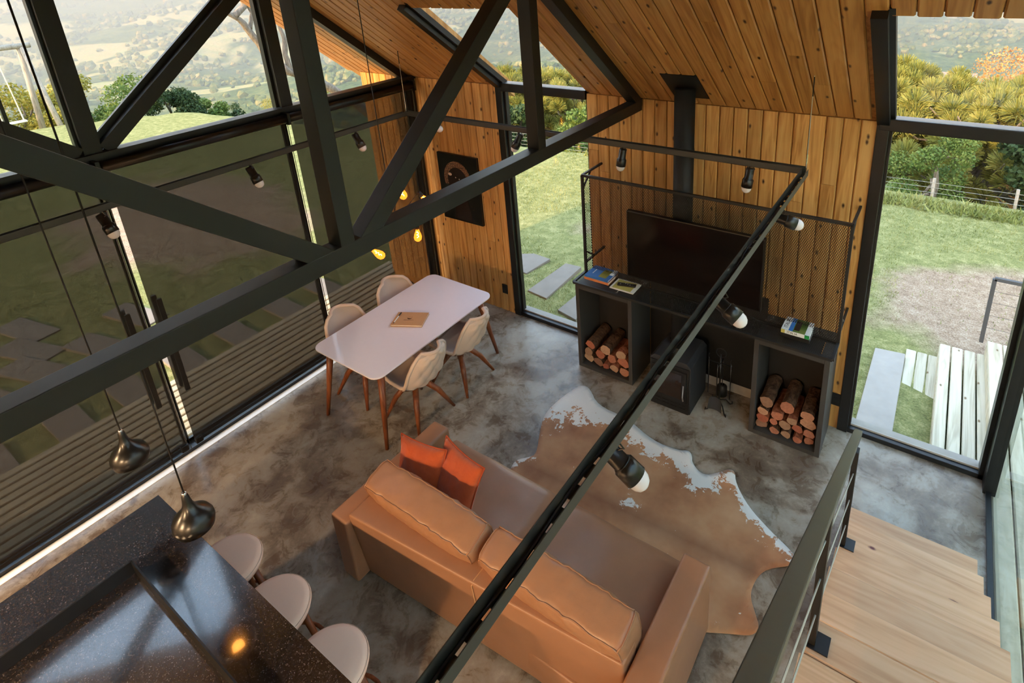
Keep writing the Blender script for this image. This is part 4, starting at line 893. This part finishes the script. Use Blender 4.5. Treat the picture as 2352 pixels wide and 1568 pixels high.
# near lawn: fine grid; far terrain: polar grid
def lawn():
    xs = np.concatenate([np.arange(-24,-8,.5), np.arange(-8,9,.2), np.arange(9,14,.6)]); ys = np.concatenate([np.arange(-9,-5,.6), np.arange(-5,8.6,.2), np.arange(8.6,12,.4)])
    vs = [(x,y,gz_(x,y)) for x in xs for y in ys]; ny = len(ys); fs = []
    for i in range(len(xs)-1):
        for j in range(ny-1):
            cx, cy = (xs[i]+xs[i+1])/2, (ys[j]+ys[j+1])/2
            if -.05 < cx < A4+.0 and -WD < cy < .05: continue
            fs.append((i*ny+j,(i+1)*ny+j,(i+1)*ny+j+1,i*ny+j+1))
    mb = MB().add(vs, fs); o = build('lawn', mb, M['lawn'], None, True, kind='structure', label='patchy green lawn and bare earth around the house')
    a = o.data.attributes.new('dirt','FLOAT','POINT')
    a.data.foreach_set('value', [dirt(v.co.x, v.co.y) for v in o.data.vertices]); return o
def dirt(x, y):
    d = max(0, 1-math.hypot((x-6.3)/2.4, (y-3.2)/2.2))*1.5+max(0, 1-math.hypot((x-.5)/1.6, (y-3.0)/1.3))*.55+max(0,1-math.hypot((x+7)/6.0,(y+.2)/3.4))*1.15+max(0,1-math.hypot((x-7.5)/2.0,(y-3.0)/1.4))
    return min(1, d)
lawn()
def terrain():
    mb = MB(); nr, na = 130, 300; rs = 13*(2600/13)**(np.linspace(0,1,nr)); c = (0,0); vs = []
    for r in rs:
        for k in range(na):
            a = 2*math.pi*k/na; x, y = c[0]+r*math.cos(a)*1.0, c[1]+r*math.sin(a); z = gz_(x,y)-(.35 if lawn_d(x,y)<=.4 else 0); vs.append((x,y,z))
    fs = [(i*na+k, i*na+(k+1)%na, (i+1)*na+(k+1)%na, (i+1)*na+k) for i in range(nr-1) for k in range(na)]
    # only the part outside the lawn patch is kept
    fs = [f for f in fs if not all(-23 < vs[i][0] < 13 and -8 < vs[i][1] < 11 for i in f)]
    return build('valley_terrain', MB().add(vs, fs), M['terrain'], None, True, kind='structure', label='hazy valley of wooded hills and pale fields')
terrain()
# grass blades near the windows (uncountable)
def grass():
    rng = np.random.RandomState(3); V = []; F = []
    spots = []
    for _ in range(26000):
        x, y = rng.uniform(-2.6,2.6), rng.uniform(.2,7.2); spots.append((x,y,.035))
    for _ in range(26000):
        x, y = rng.uniform(3.6,9.5), rng.uniform(.2,7.4); spots.append((x,y,.035))
    for _ in range(9000):
        x, y = rng.uniform(-6,-1.4), rng.uniform(-5,1.0); spots.append((x,y,.03))
    for _ in range(3500):
        x = rng.uniform(-2,9); spots.append((x, 7.0+rng.uniform(-.25,.35), .13))
    for x, y, h in spots:
        if x > -1.35 and x < A4+.1 and -WD < y < .2: continue
        if dirt(x,y)+.9*noise.noise(Vector((x*.55,y*.55,0)))*1.0 > .42 and rng.rand() > .12: continue
        if 4.85 < x < 9 and .1 < y < 2.6 and x > 5.1: continue
        if any(abs(x-a) < b and abs(y-c) < d for a,b,c,d in SLABS): continue
        z = gz_(x,y); a = rng.uniform(0,6.28); w = h*.16; hh = h*rng.uniform(.5,1.3); lx, ly = rng.normal(0,.6*h,2)
        i = len(V); V += [(x-w*math.cos(a),y-w*math.sin(a),z-.005),(x+w*math.cos(a),y+w*math.sin(a),z-.005),(x+lx,y+ly,z+hh)]; F.append((i,i+1,i+2))
    return build('grass', MB().add(V,F), M['grass'], None, kind='stuff', label='short tufts of green grass on the lawn', cat='grass')
# stepping slabs
SLABS = []
nl = 0
def slabs():
    i = 0
    names = ['nearest the counter end','second','third','fourth','fifth','sixth','seventh']
    for k, yc in enumerate((-4.08,-3.475,-2.925,-2.35,-1.745,-1.10,-.5)):
        x0, x1 = -2.12, -1.5; z = gz_(-1.8,yc); jx = random.uniform(-.04,.04)
        m = MB().prism([(x0+jx,yc-.15),(x1+jx,yc-.145),(x1+jx+.01,yc+.15),(x0+jx,yc+.145)], z-.06, z+.035); SLABS.append((-1.81,.31,yc,.16))
        build('stepping_slab', m, M['slab'], None, bevel=.006, at=(-1.81,yc,z-.03), label='%s grey stepping slab beside the deck, counted from the kitchen end' % ['first','second','third','fourth','fifth','sixth','seventh'][k], cat='paving slab', group='stepping slabs beside the deck')
    for k, (xc, yc, r) in enumerate(((-2.9,-3.75,.25),(-3.35,-3.35,.3),(-3.95,-3.25,.3),(-4.6,-3.1,.2),(-3.2,-2.75,.25),(-3.6,-2.2,.2))):
        z = gz_(xc,yc); c, s = math.cos(r), math.sin(r); m = MB().prism([(xc+a*c-b*s, yc+a*s+b*c) for a,b in ((-.45,-.16),(.45,-.16),(.45,.16),(-.45,.16))], z-.06, z+.03); SLABS.append((xc,.42,yc,.2))
        build('stepping_slab', m, M['slab'], None, bevel=.006, at=(xc,yc,z-.03), label='%s grey slab of the path crossing the lawn outside the glass wall' % ['first','second','third','fourth','fifth','sixth'][k], cat='paving slab', group='slabs of the lawn path')
    for k, (poly, lab) in enumerate((([(-.2,1.45),(.24,1.72),(.56,1.70),(.50,1.19),(.10,1.2)], 'long grey timber slab in the grass left of the narrow window view'), ([(.81,.81),(1.148,.77),(1.12,1.69),(.86,1.67)], 'grey timber slab in the grass in the middle of the narrow window view'), ([(1.43,.62),(1.75,.55),(1.70,1.2),(1.46,1.15)], 'grey timber slab in the grass behind the log cabinet'))):
        cx = sum(p[0] for p in poly)/len(poly); cy = sum(p[1] for p in poly)/len(poly); z = gz_(cx,cy); SLABS.append((cx,.17 if k else .28,cy,.45 if k else .22))
        build('stepping_slab', MB().prism(poly, z-.06, z+.04), M['slab'], None, bevel=.008, at=(cx,cy,z-.03), label=lab, cat='paving slab', group='slabs outside the narrow window')
slabs()
# deck outside the glass wall
dk = empty('porch_deck', (-.65,-3,-.1), 'brown timber plank deck outside the screened glass wall', 'deck')
for i in range(11):
    xc = -.135-i*.112; cuts = [-WD+.02]+sorted([random.uniform(-5.5,-.6) for _ in range(2)])+[-.02 if xc > -.95 else .25]
    for a, b in zip(cuts, cuts[1:]):
        if b-a > .05: plank('plank', dk, M['deck'], (xc,a+.001,-.125), (0,1,0), (1,0,0), .112, .03, b-a-.002, .018)
build('joists', MB().box(-1.3,-.08,-WD+.02,-.02,-.3,-.14), M['matte_black'], dk)
# side deck and steps beyond window 2
sd = empty('side_deck', (7.2,0,-.02), 'pale timber plank deck beyond the greenish glass wall', 'deck')
for i in range(14):
    xc = 5.965+i*.135
    plank('plank', sd, M['dry'], (xc,-4.6,-.05), (0,1,0), (1,0,0), .135, .03, 4.6+ (2.05 if i>=0 else 2), .012)
stp = empty('timber_steps', (5.5,1.1,-.3), 'pale timber steps going down from the side deck', 'steps')
for lv, (z, xs, y1) in enumerate(((-.165,(5.50,5.61,5.72,5.83),2.0),(-.31,(5.205,5.31,5.415),1.95))):
    for xq in xs: plank('plank', stp, M['dry'], (xq+.055,.17,z-.03), (0,1,0), (1,0,0), .11, .03, y1-.17, .014)
    build('riser', MB().box(xs[0]+.002,xs[0]+.02,.18,y1-.01,-.5,z-.03), M['dry'], stp)
build('riser', MB().box(5.9,5.92,.18,2.04,-.5,-.05), M['dry'], stp)
pd = build('concrete_pad', MB().prism([(4.90,.18),(5.21,.18),(5.21,1.78),(4.92,1.74)], -.42, gz_(5,1)+.03), M['concrete_pad'], None, bevel=.01, at=(5.05,1,-.3), label='pale concrete pad at the foot of the timber steps', cat='paving')
SLABS.append((5.05,.17,1,.82))
hr = empty('outdoor_rail', (6.3,2.0,-.02), 'dark grey steel handrail at the timber steps outside', 'railing')
for a, b in (((5.85,2.02,-.03),(5.85,2.02,.72)),((5.85,2.02,.72),(7.6,2.02,.72)),((7.6,2.02,.72),(7.6,2.02,-.03))): build('rail_bar', MB().beam(a,b,.035,.035,(0,1,0)), M['railgrey'] if 'railgrey' in M else plain('grey_rail_steel', srgb(70,72,76), .5), hr)
for z in (.15,.3,.45,.58): build('rail_wire', MB().tube([(5.85,2.02,z),(7.6,2.02,z)], .002, 5), M['black2'], hr)
grass()
# wire fence along the lawn edge
fn = empty('wire_fence', (2,7.2,-.6), 'thin wire fence with grey posts along the lawn edge', 'fence')
fp = [(-9,6.55),(-6.4,6.7),(-3.8,6.85),(-1.2,7.05),(.9,7.15),(3.0,7.25),(5.19,7.35),(6.45,7.35),(8.2,7.4),(10.5,7.45)]
fp = [(x, y+.3) for x, y in fp]; fz = lambda x: -1.25-.01*max(0,-x)
for x, y in fp: z = fz(x); build('post', MB().tube([(x,y,z),(x+.02,y,z+.5),(x+.015,y,z+.98)], .026, 8), M['grey_wood'], fn, True)
for h in (.5,.6,.7,.8,.9): build('wire', MB().tube([(x,y-.027,fz(x)+h) for x,y in fp], .003, 4), M['cable'], fn)
# ------------------------------------------------------------------ trees
def leaf_cloud(blobs, n, size, rng, droop=0):
    V = []; F = []; tot = sum(b[3]**2 for b in blobs)
    for bx_, by_, bz_, r in blobs:
        for _ in range(int(n*r*r/tot)):
            d = rng.normal(size=3); d /= np.linalg.norm(d)+1e-9; rad = r*(rng.uniform(.55,1.05)); p = np.array([bx_,by_,bz_])+d*rad*np.array([1,1,.8])
            a = rng.normal(size=3); a /= np.linalg.norm(a); b = np.cross(a, d+rng.normal(size=3)*.5); b /= np.linalg.norm(b)+1e-9; s = size*rng.uniform(.6,1.4)
            i = len(V); V += [tuple(p-a*s*.5),tuple(p+b*s*.3),tuple(p+a*s*.5),tuple(p-b*s*.3)]; F.append((i,i+1,i+2,i+3))
    return MB().add(V,F)
def broadleaf(name, x, y, h, w, mat, lab, seed, n=5000, leaf=.16, low=.15, cat='tree'):
    rng = np.random.RandomState(seed); z0 = gz_(x,y)-.1
    t = empty(name, (x,y,z0), lab, cat, 'trees beyond the lawn')
    bl = []
    for _ in range(16):
        u = rng.uniform(0,1); zz = z0+h*(low+(1-low)*u)*.95; rr = w*.5*(1-.55*max(0,u-.35)**1.3)*(.6+.4*min(1,u*4)); a = rng.uniform(0,6.28); q = rr*rng.uniform(.25,.75); r = w*.5*rng.uniform(.32,.5)*(1-.3*u)
        bl.append((x+q*math.cos(a), y+q*math.sin(a), zz-r*.3, r))
    build('foliage', leaf_cloud(bl, n, leaf, rng), mat, t)
    build('trunk', MB().tube([(x,y,z0),(x+.05*h*rng.uniform(-1,1),y,z0+h*.4),(x,y,z0+h*.75)], [.045*h**.7,.035*h**.7,.012], 8), M['trunk'], t, True)
    for k in range(5):
        b = bl[k]; build('branch', MB().tube([(x,y,z0+h*(.3+.08*k)),((x+b[0])/2,(y+b[1])/2,(z0+h*(.3+.08*k)+b[2])/2+.1),b[:3]], [.02*h**.7,.014*h**.7,.006], 6), M['trunk'], t, True)
    return t
# araucaria: trunk, whorls of bare branches that end in round tufts of needles
def tuft_mesh(rng, n=360):
    V = []; F = []
    for _ in range(n):
        d = rng.normal(size=3); d[2] = abs(d[2])*1.0-.45; d /= np.linalg.norm(d); p0 = d*rng.uniform(.35,.7); p1 = d*rng.uniform(.86,1.06)+np.array([0,0,.06]); a = np.cross(d, rng.normal(size=3)); a /= np.linalg.norm(a)+1e-9; w = .03
        i = len(V); V += [tuple(p0-a*w),tuple(p0+a*w),tuple(p1+a*w*.7),tuple(p1-a*w*.7)]; F.append((i,i+1,i+2,i+3))
    return np.array(V), F
def araucaria(x, y, top, spread, lab, seed, mat, nw=4, trunk_h=None, group='trees beyond the lawn'):
    rng = np.random.RandomState(seed); z0 = gz_(x,y)-.2; t = empty('araucaria_tree', (x,y,z0), lab, 'tree', group)
    h = top-z0; build('trunk', MB().tube([(x,y,z0),(x+.05,y,z0+h*.5),(x,y,z0+h*.96)], [.26,.2,.06], 10), M['trunk'], t, True)
    tv, tf = tuft_mesh(rng); fm = MB(); bm_ = MB()
    for wv in range(nw):
        zb = z0+h*(1-.07-.10*wv); L = spread*(.55+.45*min(1,(wv+1)/2.2)); nb = 10+2*wv
        for k in range(nb):
            a = 2*math.pi*(k+.5*wv+rng.uniform(-.2,.2))/nb; l = L*rng.uniform(.82,1.08); c, s = math.cos(a), math.sin(a)
            pts = [(x,y,zb-.2), (x+c*l*.45,y+s*l*.45,zb-.35-.05*wv), (x+c*l*.8,y+s*l*.8,zb-.22), (x+c*l,y+s*l,zb+.12)]
            bm_.tube(pts, [.05,.04,.03,.02], 5)
            for f in (1.0,.8,.62,.45) if wv < 2 else (1.0,.78):
                sc = .36*rng.uniform(.8,1.25); off_ = rng.normal(size=2)*.16*spread*(1.15-f*.4)
                q = np.array([x+c*l*f+off_[0], y+s*l*f+off_[1], zb+.1+.15*(1-f)*spread*.4+rng.uniform(-.12,.12)]); rot = rng.uniform(0,6.28); cr, sr = math.cos(rot), math.sin(rot)
                w = tv.copy(); w = np.stack([w[:,0]*cr-w[:,1]*sr, w[:,0]*sr+w[:,1]*cr, w[:,2]],1)*sc+q; fm.add([tuple(v) for v in w], tf)
    build('needle_tufts', fm, mat, t); build('branches', bm_, M['trunk'], t, True); return t
araucaria(3.7,14.6,.45,2.5,'araucaria with golden tufted crown at the left of the wide window view',11,M['needle'])
araucaria(6.2,13.6,.15,2.5,'araucaria with golden tufted crown in the middle of the wide window view',12,M['needle'],5)
araucaria(9.6,16.0,-.3,2.8,'araucaria with tufted crown at the right of the wide window view',13,M['needle'])
broadleaf('autumn_tree', 8.3,20,8.9,6.0,M['rust'],'tall rusty orange tree at the top right of the wide window view',21,36000,.075)
broadleaf('green_tree', 5.15,9.6,2.3,2.0,M['leaf'],'bushy green tree in shade just behind the fence',22,12000,.06,.0)
broadleaf('dark_tree', 7.2,10.6,2.9,2.4,M['leaf_d'],'dark shaded tree behind the fence at the right window edge',23,7000,.12)
broadleaf('dark_tree', 3.0,10.6,2.9,2.4,M['leaf_d'],'dark shaded tree behind the fence at the left window edge',24,7000,.12)
araucaria(-6.4,13.5,-.2,2.2,'araucaria lit golden in the narrow window view',14,M['needle'],5)
araucaria(-9.6,12.4,-.2,2.0,'araucaria at the left edge of the narrow window view',15,M['needle'],5)
broadleaf('green_tree', -3.6,9.6,2.6,2.4,M['leaf'],'shaded green tree behind the fence in the narrow window view',25,8000,.11)
broadleaf('dark_tree', -6.2,9.6,2.6,2.6,M['leaf_d'],'dark leafy tree behind the fence left of the narrow window view',26,7000,.12)
broadleaf('green_tree', -1.2,11.0,2.8,2.4,M['leaf_d'],'dark leafy tree behind the fence right of the narrow window view',27,6000,.12)
lt = [(-24.2,3.6,.7,4.0,'leaf_y','yellow green bushy tree behind the swing seat'),(-22.7,5.0,.55,4.2,'leaf','broad green tree right of the swing, behind the steel post'),(-24.2,2.0,.7,3.6,'leaf_y','yellow leaved tree left of the swing frame'),(-24.5,-.2,.9,3.2,'leaf','green tree at the far left edge of the gable view'),(-22.4,6.2,-.1,3.2,'leaf_d','dark green tree beside the foot of the diagonal strut'),(-21.9,7.4,-1.1,2.6,'leaf','low green bush at the lawn edge behind the diagonal strut'),(-21.4,8.5,-1.6,2.6,'leaf_d','low dark bush at the lawn edge right of the diagonal strut'),(-45,18.9,-5.2,3.6,'leaf_d','rounded dark tree standing alone below the far vineyard'),(-60,30.6,-9.2,5.0,'leaf_y','pale yellow tree beside the inner steel post'),(-44,27,-5.2,4.0,'leaf_y','golden tree under the orange eaves')]
for i, (x, y, tp, w, m, lab) in enumerate(lt): broadleaf('leafy_tree', x, y, (tp-gz_(x,y)+.1)/1.0, w, M[m], lab, 40+i, 14000, .11, .05)
# bare lichen covered branches of a tree close to the porch
bt = empty('bare_tree', (-4.2,3.6,gz_(-4.2,3.6)-.1), 'grey lichen covered bare tree with forked branches outside the gable', 'tree')
def gp(x, y, z): return (x,y,z)
B = [([(-4.2,3.6,gz_(-4.2,3.6)-.1),(-4.3,3.2,.6),(-4.4,2.3,1.6),(-4.5,1.5,2.15),(-4.5,1.1,2.44)],[.12,.11,.095,.08,.07]),([(-4.5,1.1,2.44),(-4.5,.88,2.67),(-4.5,.72,3.05),(-4.5,.48,3.35),(-4.5,.2,3.6)],[.065,.06,.055,.04,.02]),([(-4.5,.48,3.35),(-4.5,.68,3.46),(-4.5,.74,3.7),(-4.5,.7,4.0)],[.055,.05,.05,.03]),([(-4.5,.72,3.1),(-4.5,.8,3.35),(-4.5,.72,3.6)],[.04,.03,.02]),([(-4.5,1.3,2.25),(-4.5,1.22,2.6),(-4.5,1.26,2.9),(-4.5,1.2,3.3)],[.05,.045,.035,.02])]
for pts, rr in B:
    P_ = []; R_ = []
    for i in range(len(pts)-1):
        for k in range(4):
            f = k/4; a, b = Vector(pts[i]), Vector(pts[i+1]); q = a.lerp(b,f); P_.append(q+Vector(noise.noise_vector(q*3))*.05); R_.append((rr[i]*(1-f)+rr[i+1]*f)*(1+.2*noise.noise(q*8)))
    P_.append(Vector(pts[-1])); R_.append(rr[-1]); build('branch', MB().tube(P_,R_,8), M['trunk'], bt, True)
# swing set
sw = empty('swing_set', (-21.5,1.5,-.6), 'pale timber swing frame with hanging seat at the lawn edge', 'swing')
g0 = gz_(-21,1.7)
def pole(p,q,r=.09): return build('pole', MB().tube([p,q],[r,r*.8],8), M['grey_wood'], sw, True)
pole((-20.6,2.05,g0-.1),(-21.6,1.95,g0+3.0)); pole((-21.6,1.75,g0-.1),(-21.65,1.9,g0+3.0),.1); pole((-22.6,.55,g0-.1),(-21.6,-.9,g0+3.0)); pole((-20.7,-.6,g0-.1),(-21.6,-.9,g0+3.0)); pole((-22.6,-.3,g0-.1),(-21.6,-.9,g0+3.0))
build('top_beam', MB().tube([(-21.6,2.2,g0+3.02),(-21.6,-1.6,g0+3.02)], .09, 8), M['grey_wood'], sw, True); build('seat', MB().box(-21.72,-21.45,.75,1.4,g0+.5,g0+.54), M['white_paint'], sw)
for y in (.8,1.35): build('rope', MB().tube([(-21.6,y,g0+.53),(-21.6,y-.15,g0+3.0)], .02, 5), M['rope'], sw)
# distant wood: one uncountable mass of crowns on the hills
def distant():
    rng = np.random.RandomState(5); V = []; F = []
    t = (1+5**.5)/2; iv = np.array([(-1,t,0),(1,t,0),(-1,-t,0),(1,-t,0),(0,-1,t),(0,1,t),(0,-1,-t),(0,1,-t),(t,0,-1),(t,0,1),(-t,0,-1),(-t,0,1)],float); iv /= np.linalg.norm(iv[0])
    fi = [(0,11,5),(0,5,1),(0,1,7),(0,7,10),(0,10,11),(1,5,9),(5,11,4),(11,10,2),(10,7,6),(7,1,8),(3,9,4),(3,4,2),(3,2,6),(3,6,8),(3,8,9),(4,9,5),(2,4,11),(6,2,10),(8,6,7),(9,8,1)]
    n = 0
    while n < 20000:
        a = math.radians(rng.uniform(55,188)); r = 45*(1500/45)**rng.uniform(0,1)**.8; x, y = r*math.cos(a), r*math.sin(a)
        v = noise.noise(Vector((x*.009+7,y*.009,2)))+.5*noise.noise(Vector((x*.03,y*.03,5)))
        if v < .02 and rng.rand() > .06: continue
        s = rng.uniform(.9,1.9)*(1+r/600); z = gz_(x,y)+s*.5; q = iv*rng.uniform(.75,1.2,size=(12,1))*np.array([s,s,s*rng.uniform(.8,1.3)])+np.array([x,y,z]); i = len(V); V += [tuple(w) for w in q]; F += [(a_+i,b_+i,c_+i) for a_,b_,c_ in fi]; n += 1
    return build('distant_woodland', MB().add(V,F), M['far_leaf'], None, kind='stuff', label='hazy woodland covering the valley hills', cat='woodland')
M['far_leaf'] = foliage('distant_woodland_leaves', srgb(52,72,44), srgb(92,108,62), srgb(158,148,92), .9, .0, .045)
distant()
# farm houses in the valley
for i, (x, y, lab) in enumerate(((-150,70,'tiny white farm building on the far field below the strut'),(-160,80,'tiny white farm shed beside the far farm building'),(8,330,'tiny white house in the valley beyond the araucarias'))):
    z = gz_(x,y); f = empty('farm_house', (x,y,z), lab, 'building', 'far farm buildings'); w = (5,3.5,7)[i]
    build('walls', MB().box(x-w,x+w,y-3,y+3,z-2,z+3), M['white_paint'], f); build('roof', MB().add([(x-w-.4,y-3.5,z+3),(x+w+.4,y-3.5,z+3),(x+w+.4,y+3.5,z+3),(x-w-.4,y+3.5,z+3),(x-w-.4,y,z+5),(x+w+.4,y,z+5)], [(0,1,5,4),(3,4,5,2),(0,4,3),(1,2,5)]), M['slab'], f)

# ------------------------------------------------------------------ valley haze (a real volume, starts well beyond the garden)
def haze():
    n = 48; r0, r1, z0, z1 = 55, 2550, -260, 420; vs = []
    for r in (r0, r1):
        for z in (z0, z1): vs += [(r*math.cos(2*math.pi*k/n), r*math.sin(2*math.pi*k/n), z) for k in range(n)]
    fs = []
    for k in range(n):
        j = (k+1)%n; a, b, c, d = k, n+k, 2*n+k, 3*n+k; a2, b2, c2, d2 = j, n+j, 2*n+j, 3*n+j
        fs += [(a,a2,b2,b),(c,d,d2,c2),(b,b2,d2,d),(a,c,c2,a2)]
    k = NT('valley_haze'); k.t.nodes.remove(k.b); v = k.n('VolumeScatter'); v.inputs['Density'].default_value = .0014; v.inputs['Anisotropy'].default_value = .25; v.inputs['Color'].default_value = (.62,.80,1,1); k.l(v.outputs[0], k.out.inputs['Volume'])
    return build('haze', MB().add(vs,fs), k.mat, None, kind='stuff', label='pale bluish haze hanging in the distant valley', cat='haze')
haze()
